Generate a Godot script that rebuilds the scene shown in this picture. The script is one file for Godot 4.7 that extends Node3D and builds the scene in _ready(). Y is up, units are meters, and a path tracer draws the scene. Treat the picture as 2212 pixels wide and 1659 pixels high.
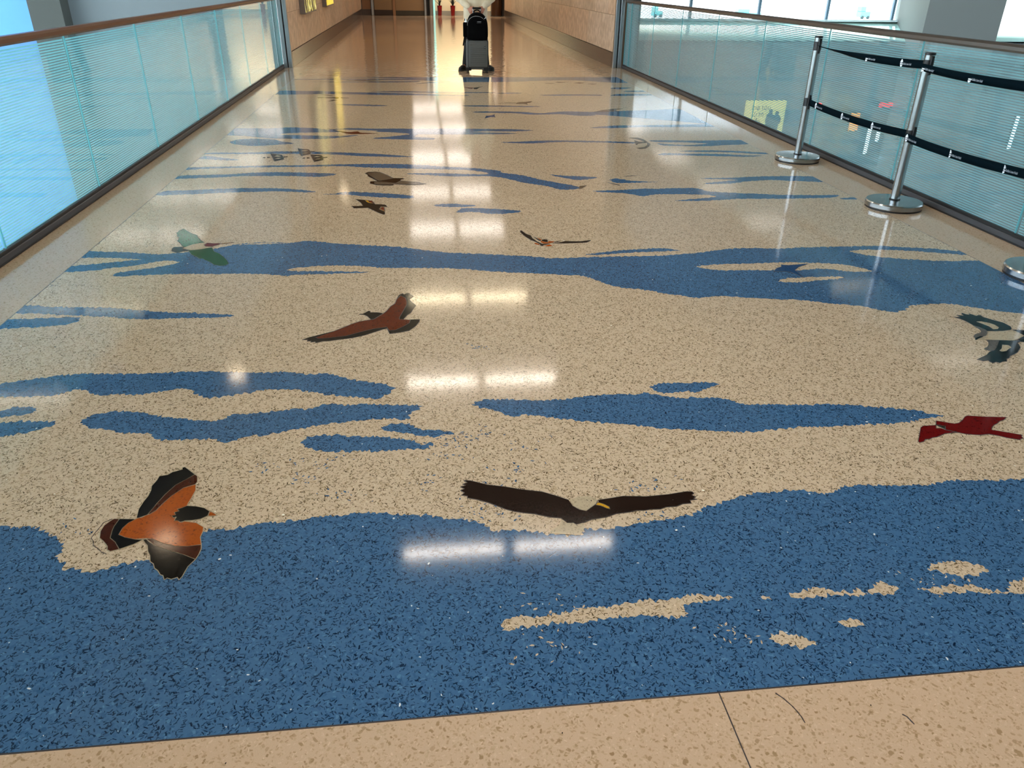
extends Node3D
# An airport footbridge with a terrazzo floor of birds over blue rivers, glass railings on both sides and a stone corridor beyond.

const MURAL_LEFT := -1.95
const MURAL_RIGHT := 3.19
const MURAL_NEAR := -1.14
const MURAL_FAR := -13.12
const GLASS_LEFT := -2.34
const GLASS_RIGHT := 3.63
const CORRIDOR_Z := -14.5
const FAR_Z := -34.35
const CEIL := 3.1

var mats := {}
var names := {}
var fine := FastNoiseLite.new()
var chip_image: ImageTexture
var rng := RandomNumberGenerator.new()


func _ready() -> void:
	rng.seed = 7
	fine.seed = 3
	fine.frequency = 1.0
	camera_and_light()
	make_materials()
	build_floor()
	build_shell()
	build_corridor()
	build_far_end()
	build_atrium()
	railing("glass_railing", "glass railing with a brown wooden handrail along the left side of the bridge", GLASS_LEFT, 1.0, -5.83, 1.4375, 6)
	railing("glass_railing", "glass railing with a grey metal handrail behind the belt barriers on the right", GLASS_RIGHT, -1.0, -5.66, 1.415, 6)
	birds()
	stanchions()
	suitcase_and_backpack()
	person()
	ceiling_lights()


# ---------------------------------------------------------------- camera, sky, sun, exposure

func camera_and_light() -> void:
	var cam := Camera3D.new()
	cam.name = "camera"
	cam.fov = 53.4645
	cam.near = 0.05
	cam.far = 400.0
	cam.position = Vector3(0, 1.43, 0)
	cam.rotation = Vector3(-0.4905503, -0.1162347, 0.0127051)
	add_child(cam)
	var e := Environment.new()
	var sky := Sky.new()
	var p := ProceduralSkyMaterial.new()
	p.sky_top_color = Color(0.80, 0.885, 0.96)
	p.sky_horizon_color = Color(0.92, 0.97, 1.0)
	p.sky_energy_multiplier = 2.6
	p.ground_bottom_color = Color(0.45, 0.47, 0.48)
	p.ground_horizon_color = Color(0.7, 0.75, 0.78)
	p.ground_energy_multiplier = 1.6
	p.sun_angle_max = 2.0
	sky.sky_material = p
	e.background_mode = Environment.BG_SKY
	e.sky = sky
	e.tonemap_mode = Environment.TONE_MAPPER_LINEAR
	e.tonemap_exposure = 1.02
	e.sdfgi_enabled = true
	e.ssao_enabled = true
	e.ssil_enabled = true
	var we := WorldEnvironment.new()
	we.name = "environment"
	we.environment = e
	add_child(we)
	var sun := DirectionalLight3D.new()
	sun.name = "sun"
	sun.light_energy = 7.0
	sun.light_color = Color(1.0, 0.97, 0.92)
	sun.light_angular_distance = 0.5
	sun.shadow_enabled = true
	sun.rotation_degrees = Vector3(-55, 160, 0)
	add_child(sun)


# ---------------------------------------------------------------- naming helpers

func numbered(n: String) -> String:
	var k: int = names.get(n, 0)
	names[n] = k + 1
	return n if k == 0 else "%s_%03d" % [n, k]


func tag(o: Node, label: String, category: String, group := "") -> void:
	o.set_meta("label", label)
	o.set_meta("category", category)
	if group != "":
		o.set_meta("group", group)


func thing(called: String, label: String, category: String, at := Vector3.ZERO, turn := 0.0, group := "") -> Node3D:
	var o := Node3D.new()
	o.name = numbered(called)
	o.position = at
	o.rotation.y = turn
	add_child(o)
	tag(o, label, category, group)
	return o


func obj(called: String, mesh: Mesh, m: Material, parent: Node, at := Vector3.ZERO, rot := Vector3.ZERO) -> MeshInstance3D:
	var o := MeshInstance3D.new()
	o.name = numbered(called) if parent == self else called
	o.mesh = mesh
	o.material_override = m
	o.position = at
	o.rotation = rot
	parent.add_child(o, true)
	return o


func structure(called: String, mesh: Mesh, m: Material, at := Vector3.ZERO) -> MeshInstance3D:
	var o := obj(called, mesh, m, self, at)
	o.set_meta("kind", "structure")
	return o


func setting(called: String) -> Node3D:
	var o := Node3D.new()
	o.name = numbered(called)
	add_child(o)
	o.set_meta("kind", "structure")
	return o


# ---------------------------------------------------------------- shape helpers

func P(a: Array) -> PackedVector2Array:
	var out := PackedVector2Array()
	for i in a.size() / 2:
		out.append(Vector2(a[2 * i], a[2 * i + 1]) * 0.001)
	return out


func new_st() -> SurfaceTool:
	var st := SurfaceTool.new()
	st.begin(Mesh.PRIMITIVE_TRIANGLES)
	return st


func quad(st: SurfaceTool, a: Vector3, b: Vector3, c: Vector3, d: Vector3, uvs := []) -> void:
	# a b c d run clockwise seen from the front
	var v := [a, b, c, a, c, d]
	var k := [0, 1, 2, 0, 2, 3]
	for i in 6:
		if uvs.size():
			st.set_uv(uvs[k[i]])
		st.add_vertex(v[i])


func add_box(st: SurfaceTool, c: Vector3, s: Vector3, b := 0.0) -> void:
	# a box with chamfered edges
	var h := s * 0.5
	b = minf(b, minf(h.x, minf(h.y, h.z)) * 0.9)
	var faces := [[Vector3.RIGHT, Vector3.UP, Vector3.BACK], [Vector3.LEFT, Vector3.UP, Vector3.FORWARD], [Vector3.UP, Vector3.BACK, Vector3.RIGHT], [Vector3.DOWN, Vector3.FORWARD, Vector3.RIGHT], [Vector3.BACK, Vector3.UP, Vector3.LEFT], [Vector3.FORWARD, Vector3.UP, Vector3.RIGHT]]
	st.set_smooth_group(-1)
	for f in faces:
		var n: Vector3 = f[0]
		var u: Vector3 = f[1]
		var w: Vector3 = n.cross(u)
		var hn := absf(n.dot(h))
		var hu := absf(u.dot(h)) - b
		var hw := absf(w.dot(h)) - b
		var o := c + n * hn
		var q := [o + u * hu + w * hw, o + u * hu - w * hw, o - u * hu - w * hw, o - u * hu + w * hw]
		var uv := [Vector2(hw, -hu), Vector2(-hw, -hu), Vector2(-hw, hu), Vector2(hw, hu)]
		quad(st, q[0], q[1], q[2], q[3], uv)
	if b <= 0.0:
		return
	for ax in 3:
		var a1 := (ax + 1) % 3
		var a2 := (ax + 2) % 3
		for s1 in [-1.0, 1.0]:
			for s2 in [-1.0, 1.0]:
				var p := [Vector3.ZERO, Vector3.ZERO, Vector3.ZERO, Vector3.ZERO]
				for k in 4:
					var e: float = (h[ax] - b) * (1.0 if k in [1, 2] else -1.0)
					var v := Vector3.ZERO
					v[ax] = e
					v[a1] = s1 * (h[a1] if k < 2 else h[a1] - b)
					v[a2] = s2 * (h[a2] - b if k < 2 else h[a2])
					p[k] = c + v
				if s1 * s2 > 0:
					quad(st, p[0], p[3], p[2], p[1], [Vector2(), Vector2(), Vector2(), Vector2()])
				else:
					quad(st, p[0], p[1], p[2], p[3], [Vector2(), Vector2(), Vector2(), Vector2()])
	for sx in [-1.0, 1.0]:
		for sy in [-1.0, 1.0]:
			for sz in [-1.0, 1.0]:
				var k := Vector3(sx, sy, sz)
				var t := [c + k * Vector3(h.x, h.y - b, h.z - b), c + k * Vector3(h.x - b, h.y, h.z - b), c + k * Vector3(h.x - b, h.y - b, h.z)]
				if sx * sy * sz > 0:
					t = [t[0], t[2], t[1]]
				for v in t:
					st.set_uv(Vector2())
					st.add_vertex(v)


func done(st: SurfaceTool) -> ArrayMesh:
	st.generate_normals()
	return st.commit()


func box(s: Vector3, b := 0.0, c := Vector3.ZERO) -> ArrayMesh:
	var st := new_st()
	add_box(st, c, s, b)
	return done(st)


func span(x0: float, x1: float, y0: float, y1: float, z0: float, z1: float, b := 0.0) -> ArrayMesh:
	return box(Vector3(x1 - x0, y1 - y0, z1 - z0), b, Vector3(x0 + x1, y0 + y1, z0 + z1) * 0.5)


func add_lathe(st: SurfaceTool, profile: Array, seg: int, at := Vector3.ZERO) -> void:
	# profile: Vector2(radius, height) from bottom to top
	st.set_smooth_group(0)
	for i in profile.size() - 1:
		var a: Vector2 = profile[i]
		var b: Vector2 = profile[i + 1]
		for k in seg:
			var t0 := TAU * k / seg
			var t1 := TAU * (k + 1) / seg
			var p00 := at + Vector3(cos(t0) * a.x, a.y, sin(t0) * a.x)
			var p01 := at + Vector3(cos(t1) * a.x, a.y, sin(t1) * a.x)
			var p10 := at + Vector3(cos(t0) * b.x, b.y, sin(t0) * b.x)
			var p11 := at + Vector3(cos(t1) * b.x, b.y, sin(t1) * b.x)
			var n0 := Vector2(b.y - a.y, a.x - b.x).normalized()
			for v in [[p00, t0], [p11, t1], [p10, t0], [p00, t0], [p01, t1], [p11, t1]]:
				var t: float = v[1]
				st.set_normal(Vector3(cos(t) * n0.x, n0.y, sin(t) * n0.x))
				st.set_uv(Vector2(t / TAU, v[0].y))
				st.add_vertex(v[0])


func lathe(profile: Array, seg := 32) -> ArrayMesh:
	var st := new_st()
	add_lathe(st, profile, seg)
	return st.commit()


func add_tube(st: SurfaceTool, pts: Array, r: Array, seg := 10) -> void:
	var rings := []
	var side := Vector3.ZERO
	for i in pts.size():
		var d: Vector3 = (pts[mini(i + 1, pts.size() - 1)] - pts[maxi(i - 1, 0)]).normalized()
		if side == Vector3.ZERO:
			side = d.cross(Vector3.UP if absf(d.y) < 0.9 else Vector3.RIGHT).normalized()
		side = (side - d * side.dot(d)).normalized()
		var up := d.cross(side)
		var ring := []
		for k in seg:
			var t := TAU * k / seg
			ring.append([pts[i] + (side * cos(t) + up * sin(t)) * r[mini(i, r.size() - 1)], side * cos(t) + up * sin(t)])
		rings.append(ring)
	for i in rings.size() - 1:
		for k in seg:
			var n := (k + 1) % seg
			var f := [rings[i][k], rings[i + 1][k], rings[i + 1][n], rings[i][k], rings[i + 1][n], rings[i][n]]
			for v in f:
				st.set_normal(v[1])
				st.add_vertex(v[0])
	for e in [0, rings.size() - 1]:
		var ring: Array = rings[e]
		var c := Vector3.ZERO
		for v in ring:
			c += v[0] / seg
		for k in seg:
			var a: Vector3 = ring[k][0]
			var b: Vector3 = ring[(k + 1) % seg][0]
			var nn: Vector3 = (pts[0] - pts[1]).normalized() if e == 0 else (pts[-1] - pts[-2]).normalized()
			var tri := [c, a, b]
			if (a - c).cross(b - c).dot(nn) > 0:
				tri = [c, b, a]
			for v in tri:
				st.set_normal(nn)
				st.add_vertex(v)


func tube(pts: Array, r, seg := 10) -> ArrayMesh:
	var st := new_st()
	add_tube(st, pts, r if r is Array else [r], seg)
	return st.commit()


func add_plate(st: SurfaceTool, poly: PackedVector2Array, y: float, depth: float) -> void:
	# a plate lying in the floor: poly holds (x, z), the face looks up and the sides go down
	var idx := Geometry2D.triangulate_polygon(poly)
	for i in idx.size() / 3:
		var t := [poly[idx[3 * i]], poly[idx[3 * i + 1]], poly[idx[3 * i + 2]]]
		if (t[1] - t[0]).cross(t[2] - t[0]) < 0:
			t = [t[0], t[2], t[1]]
		for v in t:
			st.set_normal(Vector3.UP)
			st.set_uv(v)
			st.add_vertex(Vector3(v.x, y, v.y))
	var cw := Geometry2D.is_polygon_clockwise(poly)
	for i in poly.size():
		var a := poly[i]
		var b := poly[(i + 1) % poly.size()]
		if cw:
			var s := a
			a = b
			b = s
		var n := Vector3(b.y - a.y, 0, a.x - b.x).normalized()
		var q := [Vector3(a.x, y, a.y), Vector3(a.x, y - depth, a.y), Vector3(b.x, y - depth, b.y), Vector3(a.x, y, a.y), Vector3(b.x, y - depth, b.y), Vector3(b.x, y, b.y)]
		for v in q:
			st.set_normal(n)
			st.set_uv(Vector2(v.x, v.z))
			st.add_vertex(v)


func plate(poly: PackedVector2Array, y: float, depth := 0.004) -> ArrayMesh:
	var st := new_st()
	add_plate(st, poly, y, depth)
	return st.commit()


func rect(x0: float, x1: float, z0: float, z1: float) -> PackedVector2Array:
	return PackedVector2Array([Vector2(x0, z0), Vector2(x1, z0), Vector2(x1, z1), Vector2(x0, z1)])


func smooth_edge(p: PackedVector2Array, step: float) -> PackedVector2Array:
	# a Catmull-Rom curve through the corners
	var out := PackedVector2Array()
	var n := p.size()
	for i in n:
		var a := p[(i + n - 1) % n]
		var b := p[i]
		var c := p[(i + 1) % n]
		var d := p[(i + 2) % n]
		var k := clampi(int(b.distance_to(c) / step), 1, 80)
		for j in k:
			out.append(b.cubic_interpolate(c, a, d, float(j) / k))
	return out


func ragged(p: PackedVector2Array, amp: float) -> PackedVector2Array:
	# the edge between two terrazzo mixes follows the chips
	var out := PackedVector2Array()
	var n := p.size()
	for i in n:
		var d := (p[(i + 1) % n] - p[(i + n - 1) % n]).normalized()
		var q := p[i] * 1000.0
		var w := fine.get_noise_2d(q.x * 0.05, q.y * 0.05) * 0.9 + rng.randf_range(-0.55, 0.55)
		out.append(p[i] + Vector2(-d.y, d.x) * w * amp)
	return out


# ---------------------------------------------------------------- materials

func mat(key: String, c: Color, rough := 0.6, metal := 0.0, spec := 0.5) -> StandardMaterial3D:
	if not mats.has(key):
		var m := StandardMaterial3D.new()
		m.resource_name = key
		m.albedo_color = c
		m.roughness = rough
		m.metallic = metal
		m.metallic_specular = spec
		mats[key] = m
	return mats[key]


func glow(key: String, c: Color, energy: float) -> StandardMaterial3D:
	var m := mat(key, c, 0.5)
	m.emission_enabled = true
	m.emission = c
	m.emission_energy_multiplier = energy
	return m


func pane(key: String, c: Color, alpha: float) -> StandardMaterial3D:
	var m := mat(key, Color(c.r, c.g, c.b, alpha), 0.0)
	m.transparency = BaseMaterial3D.TRANSPARENCY_ALPHA
	return m


func chips(size: int, metres: float, base: Color, kinds: Array, seed_: int) -> ImageTexture:
	# a tileable terrazzo: slivers and grains of stone in a matrix. kinds: [per square metre, length mm, length spread, width share, colour, spread, softness]
	var r := RandomNumberGenerator.new()
	r.seed = seed_
	var d := PackedByteArray()
	d.resize(size * size * 3)
	var bb := [int(base.r * 255), int(base.g * 255), int(base.b * 255)]
	var cloud := FastNoiseLite.new()
	cloud.seed = seed_
	for i in size * size:
		var g := r.randi_range(-5, 5)
		d[3 * i] = clampi(bb[0] + g, 0, 255)
		d[3 * i + 1] = clampi(bb[1] + g, 0, 255)
		d[3 * i + 2] = clampi(bb[2] + g, 0, 255)
	var px := size / metres
	for kind in kinds:
		for n in int(kind[0] * metres * metres):
			var len_: float = maxf(1.0, kind[1] + r.randfn() * kind[2]) * 0.0005 * px
			var wid: float = maxf(0.6, len_ * kind[3] * r.randf_range(0.6, 1.4))
			var a := r.randf() * TAU
			var bend := r.randf_range(-0.25, 0.25)
			var cx := r.randf() * size
			var cy := r.randf() * size
			var v: float = r.randf_range(-kind[5], kind[5])
			var share: float = r.randf_range(kind[6], 1.0)
			var col: Color = kind[4]
			var cr := int(clampf(col.r + v, 0, 1) * 255)
			var cg := int(clampf(col.g + v, 0, 1) * 255)
			var cb := int(clampf(col.b + v, 0, 1) * 255)
			var ca := cos(a)
			var sa := sin(a)
			var ext := int(len_ + wid) + 1
			for y in range(-ext, ext + 1):
				for x in range(-ext, ext + 1):
					var u := (x * ca + y * sa) / len_
					var w := (-x * sa + y * ca) / wid + bend * (1.0 - u * u) * 2.0
					if u * u * u * u + w * w * absf(w) > 1.0:
						continue
					var o := 3 * (((int(cy) + y + size) % size) * size + (int(cx) + x + size) % size)
					d[o] = int(lerpf(d[o], cr, share))
					d[o + 1] = int(lerpf(d[o + 1], cg, share))
					d[o + 2] = int(lerpf(d[o + 2], cb, share))
	return ImageTexture.create_from_image(Image.create_from_data(size, size, false, Image.FORMAT_RGB8, d))


func stone(key: String, tex: Texture2D, metres: float, tint := Color.WHITE, rough := 0.08, spec := 0.35) -> StandardMaterial3D:
	var m := mat(key, tint, rough, 0.0, spec)
	m.albedo_texture = tex
	m.uv1_scale = Vector3.ONE / metres
	m.heightmap_enabled = true
	m.heightmap_texture = tex
	m.heightmap_scale = 0.006
	return m


func make_materials() -> void:
	var dark := Color(0.30, 0.24, 0.15)
	var sand := Color(0.805, 0.72, 0.61)
	var t := chips(2048, 1.3, sand, [[6000, 9, 3, 0.45, Color(0.72, 0.63, 0.51), 0.05, 0.3], [3000, 7, 2, 0.5, Color(0.86, 0.79, 0.67), 0.03, 0.3], [13000, 7, 2.5, 0.22, dark, 0.10, 0.35], [2500, 5, 2, 0.4, Color(0.45, 0.36, 0.24), 0.1, 0.5], [25, 5, 2, 0.6, Color(0.97, 0.96, 0.9), 0.02, 0.9]], 11)
	stone("sand_terrazzo", t, 1.3)
	t = chips(2048, 1.3, Color(0.265, 0.415, 0.555), [[6000, 10, 3, 0.5, Color(0.22, 0.375, 0.52), 0.03, 0.3], [2500, 8, 2, 0.5, Color(0.33, 0.49, 0.63), 0.03, 0.3], [12000, 7.5, 2.5, 0.24, Color(0.06, 0.13, 0.22), 0.04, 0.5], [1300, 6, 2, 0.45, Color(0.09, 0.17, 0.27), 0.04, 0.6], [55, 5, 2, 0.6, Color(0.93, 0.94, 0.93), 0.04, 0.8]], 12)
	stone("blue_terrazzo", t, 1.3)
	t = chips(1024, 0.7, Color(0.80, 0.685, 0.565), [[13000, 5, 2, 0.5, Color(0.735, 0.62, 0.49), 0.04, 0.35], [4500, 6.5, 3, 0.55, Color(0.66, 0.545, 0.41), 0.05, 0.45], [7000, 5, 2, 0.4, Color(0.85, 0.74, 0.625), 0.02, 0.4], [12, 3, 1, 0.6, Color(0.1, 0.06, 0.05), 0.02, 0.9]], 13)
	stone("peach_terrazzo", t, 0.7, Color.WHITE, 0.16)
	stone("border_terrazzo", t, 0.7, Color(0.95, 0.955, 0.955), 0.10)
	var corridor := stone("corridor_terrazzo", t, 0.7, Color(1.0, 1.0, 1.0), 0.06, 0.5)
	var n := NoiseTexture2D.new()
	var fn := FastNoiseLite.new()
	fn.seed = 5
	fn.frequency = 0.008
	fn.fractal_octaves = 2
	n.noise = fn
	n.width = 512
	n.height = 512
	n.seamless = true
	corridor.heightmap_enabled = true
	corridor.heightmap_texture = n
	corridor.heightmap_scale = 0.12
	t = chips(512, 0.35, Color(0.93, 0.93, 0.93), [[9000, 6, 2, 0.5, Color(0.80, 0.80, 0.80), 0.08, 0.4], [5000, 6, 2, 0.35, Color(0.6, 0.6, 0.6), 0.1, 0.4], [500, 3, 1, 0.7, Color(1, 1, 1), 0.0, 0.9]], 14)
	chip_image = t
	var pal := {"black": Color(0.03, 0.027, 0.026), "umber": Color(0.28, 0.115, 0.055), "orange": Color(0.70, 0.335, 0.09), "darkbrown": Color(0.14, 0.085, 0.062), "cream": Color(0.78, 0.71, 0.59), "yellow": Color(0.88, 0.66, 0.16), "ochre": Color(0.66, 0.48, 0.22), "rust": Color(0.41, 0.17, 0.075), "darkgrey": Color(0.16, 0.13, 0.105), "red": Color(0.43, 0.045, 0.045), "olive": Color(0.2, 0.2, 0.15), "blackgreen": Color(0.07, 0.13, 0.14), "grey": Color(0.42, 0.41, 0.39), "palegreen": Color(0.22, 0.46, 0.34), "green": Color(0.07, 0.33, 0.10), "charcoal": Color(0.17, 0.19, 0.2), "greybrown": Color(0.42, 0.36, 0.29), "charbrown": Color(0.17, 0.14, 0.115), "brick": Color(0.50, 0.17, 0.08), "deepblue": Color(0.15, 0.30, 0.47)}
	for k in pal:
		stone("inlay_" + k, chip_image, 0.35, pal[k], 0.09, 0.27)
	mat("zinc", Color(0.62, 0.60, 0.55), 0.3, 0.9)
	mat("brass_line", Color(0.72, 0.66, 0.55), 0.3, 0.7)
	mat("dark_line", Color(0.30, 0.28, 0.28), 0.35, 0.5)
	mat("steel", Color(0.62, 0.63, 0.63), 0.22, 1.0)
	mat("brushed", Color(0.66, 0.68, 0.69), 0.32, 1.0)
	mat("alu", Color(0.26, 0.26, 0.27), 0.45, 0.2)
	mat("gasket", Color(0.03, 0.03, 0.035), 0.5)
	mat("plastic_black", Color(0.025, 0.027, 0.03), 0.4)
	mat("belt", Color(0.015, 0.07, 0.095), 0.8, 0.0, 0.12)
	mat("print_white", Color(0.88, 0.90, 0.92), 0.6)
	mat("plaster_grey", Color(0.42, 0.45, 0.455), 0.85)
	mat("plaster_dark", Color(0.26, 0.27, 0.25), 0.85)
	mat("ceiling_white", Color(0.62, 0.56, 0.49), 0.9)
	mat("bronze", Color(0.40, 0.25, 0.15), 0.35, 0.25)
	mat("metal_rail", Color(0.48, 0.44, 0.41), 0.33, 0.8)
	pane("railing_glass", Color(0.80, 0.95, 0.95), 0.06)
	pane("window_glass", Color(0.75, 0.95, 0.95), 0.05)
	var fr := mat("frit", Color(0.44, 0.565, 0.585), 0.7)
	fr.backlight_enabled = true
	fr.backlight = Color(0.66, 0.90, 0.92)
	var ge := mat("glass_edge", Color(0.42, 0.70, 0.74), 0.2)
	ge.backlight_enabled = true
	ge.backlight = Color(0.5, 0.85, 0.85)


# ---------------------------------------------------------------- the floor

func build_floor() -> void:
	var fl := setting("floor")
	var slab := obj("mural_field", plate(rect(MURAL_LEFT, MURAL_RIGHT, MURAL_FAR, MURAL_NEAR), 0.0, 0.25), mats.sand_terrazzo, fl)
	slab.set_meta("label", "beige terrazzo field of the mural")
	var w := 0.004
	obj("border_strip", plate(rect(GLASS_LEFT - 0.03, MURAL_LEFT - w, CORRIDOR_Z, MURAL_NEAR - w), 0.0, 0.25), mats.border_terrazzo, fl)
	obj("border_strip", plate(rect(MURAL_RIGHT + w, GLASS_RIGHT + 0.03, CORRIDOR_Z, MURAL_NEAR - w), 0.0, 0.25), mats.border_terrazzo, fl)
	var joint := 0.615
	obj("floor_slab", plate(rect(GLASS_LEFT - 0.03, joint - 0.0015, MURAL_NEAR + w, 6.0), 0.0, 0.25), mats.peach_terrazzo, fl)
	obj("floor_slab", plate(rect(joint + 0.0015, GLASS_RIGHT + 0.03, MURAL_NEAR + w, 6.0), 0.0, 0.25), mats.peach_terrazzo, fl)
	obj("corridor_floor", plate(rect(MURAL_LEFT - w, MURAL_RIGHT + w, CORRIDOR_Z, MURAL_FAR - w), 0.0, 0.25), mats.corridor_terrazzo, fl)
	obj("corridor_floor", plate(rect(-2.6, 3.9, FAR_Z - 0.6, CORRIDOR_Z), 0.0, 0.25), mats.corridor_terrazzo, fl)
	obj("divider_strip", span(MURAL_LEFT - w, MURAL_RIGHT + w, -0.05, 0.0002, MURAL_NEAR, MURAL_NEAR + w), mats.dark_line, fl)
	obj("divider_strip", span(MURAL_LEFT - w, MURAL_RIGHT + w, -0.05, 0.0002, MURAL_FAR - w, MURAL_FAR), mats.dark_line, fl)
	obj("divider_strip", span(MURAL_LEFT - w, MURAL_LEFT, -0.05, 0.0002, MURAL_FAR, MURAL_NEAR), mats.dark_line, fl)
	obj("divider_strip", span(MURAL_RIGHT, MURAL_RIGHT + w, -0.05, 0.0002, MURAL_FAR, MURAL_NEAR), mats.dark_line, fl)
	obj("divider_strip", span(joint - 0.0015, joint + 0.0015, -0.05, 0.0003, MURAL_NEAR + w, 6.0), mats.dark_line, fl)
	var frame := rect(MURAL_LEFT, MURAL_RIGHT, MURAL_FAR, MURAL_NEAR)
	for p in blue_shapes():
		river(fl, "blue_inlay", p, mats.blue_terrazzo, 0.0004, frame)
	for p in island_shapes():
		river(fl, "beige_inlay", p, mats.sand_terrazzo, 0.0007, frame)
	mural_wear(fl)


func crack(fl: Node3D, p: PackedVector2Array, wide: float) -> void:
	var st := new_st()
	for i in p.size() - 1:
		var n := (p[i + 1] - p[i]).normalized().orthogonal() * wide
		add_plate(st, PackedVector2Array([p[i] + n, p[i + 1] + n * 0.6, p[i + 1] - n * 0.6, p[i] - n]), 0.0011, 0.003)
	obj("crack", st.commit(), mats.dark_line, fl)


func specks(fl: Node3D, called: String, centres: PackedVector2Array, m: Material) -> void:
	# single chips strewn past the edge of the poured colour
	var st := new_st()
	for c in centres:
		for i in (14 if called == "blue_specks" else 9):
			var o := c + Vector2(rng.randfn() * 0.045, rng.randfn() * 0.022)
			var a := rng.randf() * TAU
			var u := Vector2(cos(a), sin(a)) * rng.randf_range(0.003, 0.008)
			var v := u.orthogonal() * rng.randf_range(0.2, 0.5)
			add_plate(st, PackedVector2Array([o + u, o + v * 0.9 + u * 0.3, o + v - u * 0.4, o - u, o - v]), 0.0006, 0.003)
	var s := obj(called, st.commit(), m, fl)
	s.set_meta("kind", "stuff")


func mural_wear(fl: Node3D) -> void:
	crack(fl, P([743,-1123,755,-1107,766,-1085,770,-1073,774,-1057,775,-1041]), 0.0012)
	crack(fl, P([1000,-1040,1007,-1033,1009,-1024,1012,-1013]), 0.0014)
	crack(fl, P([-962,-1921,-981,-1907,-986,-1877,-990,-1855,-992,-1836,-979,-1820,-974,-1802,-958,-1789,-940,-1770,-924,-1761]), 0.0009)
	specks(fl, "blue_specks", P([104,-2287,62,-2275,155,-2306,316,-2217,255,-2082,193,-1995,112,-1868,145,-1825,621,-1776,53,-2230,19,-2175,-438,-2080,-535,-2156,-38,-2030,-363,-2182,-292,-1972,662,-1925,-1046,-1873,664,-1948,207,-3014]), mats.blue_terrazzo)
	specks(fl, "beige_specks", P([1371,-1443,1339,-1434,275,-1331,235,-1459,352,-1457,685,-1316,712,-1290,215,-1309]), mats.sand_terrazzo)


func river(fl: Node3D, called: String, p: PackedVector2Array, m: Material, y: float, frame: PackedVector2Array) -> void:
	var mid := Vector2.ZERO
	for v in p:
		mid += v / p.size()
	var near := clampf(-mid.y / 6.0, 0.2, 1.5)
	var edge := ragged(smooth_edge(p, 0.004 + 0.008 * near), 0.012)
	var st := new_st()
	for piece in Geometry2D.intersect_polygons(edge, frame):
		if not Geometry2D.is_polygon_clockwise(piece):
			add_plate(st, piece, y, 0.004)
	obj(called, st.commit(), m, fl)


func bird(called: String, label: String, x: float, z: float, group: String) -> Node3D:
	return thing(called, label, "bird inlay", Vector3(x, 0, z), 0.0, group)


func feather(b: Node3D, called: String, colour: String, layer: int, p: PackedVector2Array) -> void:
	var q := PackedVector2Array()
	for v in p:
		q.append(v - Vector2(b.position.x, b.position.z))
	var y := 0.0008 + 0.0003 * layer
	var o := obj(called, plate(q, y, 0.004), mats["inlay_" + colour], b)
	if b.position.z > -7.5:
		# the thin metal strip that keeps the mixes apart
		var st := new_st()
		var wide := 0.0008 + 0.0001 * absf(b.position.z)
		for i in q.size():
			var a := q[i]
			var c := q[(i + 1) % q.size()]
			var n := (c - a).normalized().orthogonal() * wide
			var e := (c - a).normalized() * wide * 0.6
			add_plate(st, PackedVector2Array([a - e + n, c + e + n, c + e - n, a - e - n]), y + 0.0002, 0.003)
		obj("divider_strip", st.commit(), mats.brass_line if colour in ["orange", "umber", "black", "cream"] else mats.dark_line, o)


# ---------------------------------------------------------------- room shell

func build_shell() -> void:
	structure("ceiling", span(-2.7, 4.0, CEIL, CEIL + 0.3, FAR_Z - 0.8, 6.0), mats.ceiling_white)
	# roofs and outer walls of the open halls on both sides of the bridge
	structure("ceiling", span(-9.5, -2.7, 6.5, 6.8, -16.0, 8.0), mat("hall_ceiling", Color(0.33, 0.33, 0.33), 0.9))
	structure("ceiling", span(4.0, 18.0, 6.5, 6.8, -16.0, 8.0), mat("hall_ceiling", Color(0.33, 0.33, 0.33), 0.9))
	structure("wall_back", span(-9.8, 18.3, -5.0, 6.8, 8.0, 8.3), mats.plaster_grey)
	structure("wall_above_bridge", span(-2.7, 4.0, CEIL + 0.3, 6.8, -16.0, -15.7), mats.plaster_grey)
	structure("wall_above_hall", span(-2.7, 4.0, CEIL, 6.8, 6.0, 6.3), mats.plaster_grey)
	structure("floor", span(-9.8, 18.3, -5.2, -5.0, -16.0, 8.0), mat("lower_floor", Color(0.62, 0.60, 0.56), 0.35))
	structure("floor", span(-2.34, 3.63, -0.9, -0.26, -14.5, 6.0), mats.plaster_grey)


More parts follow.
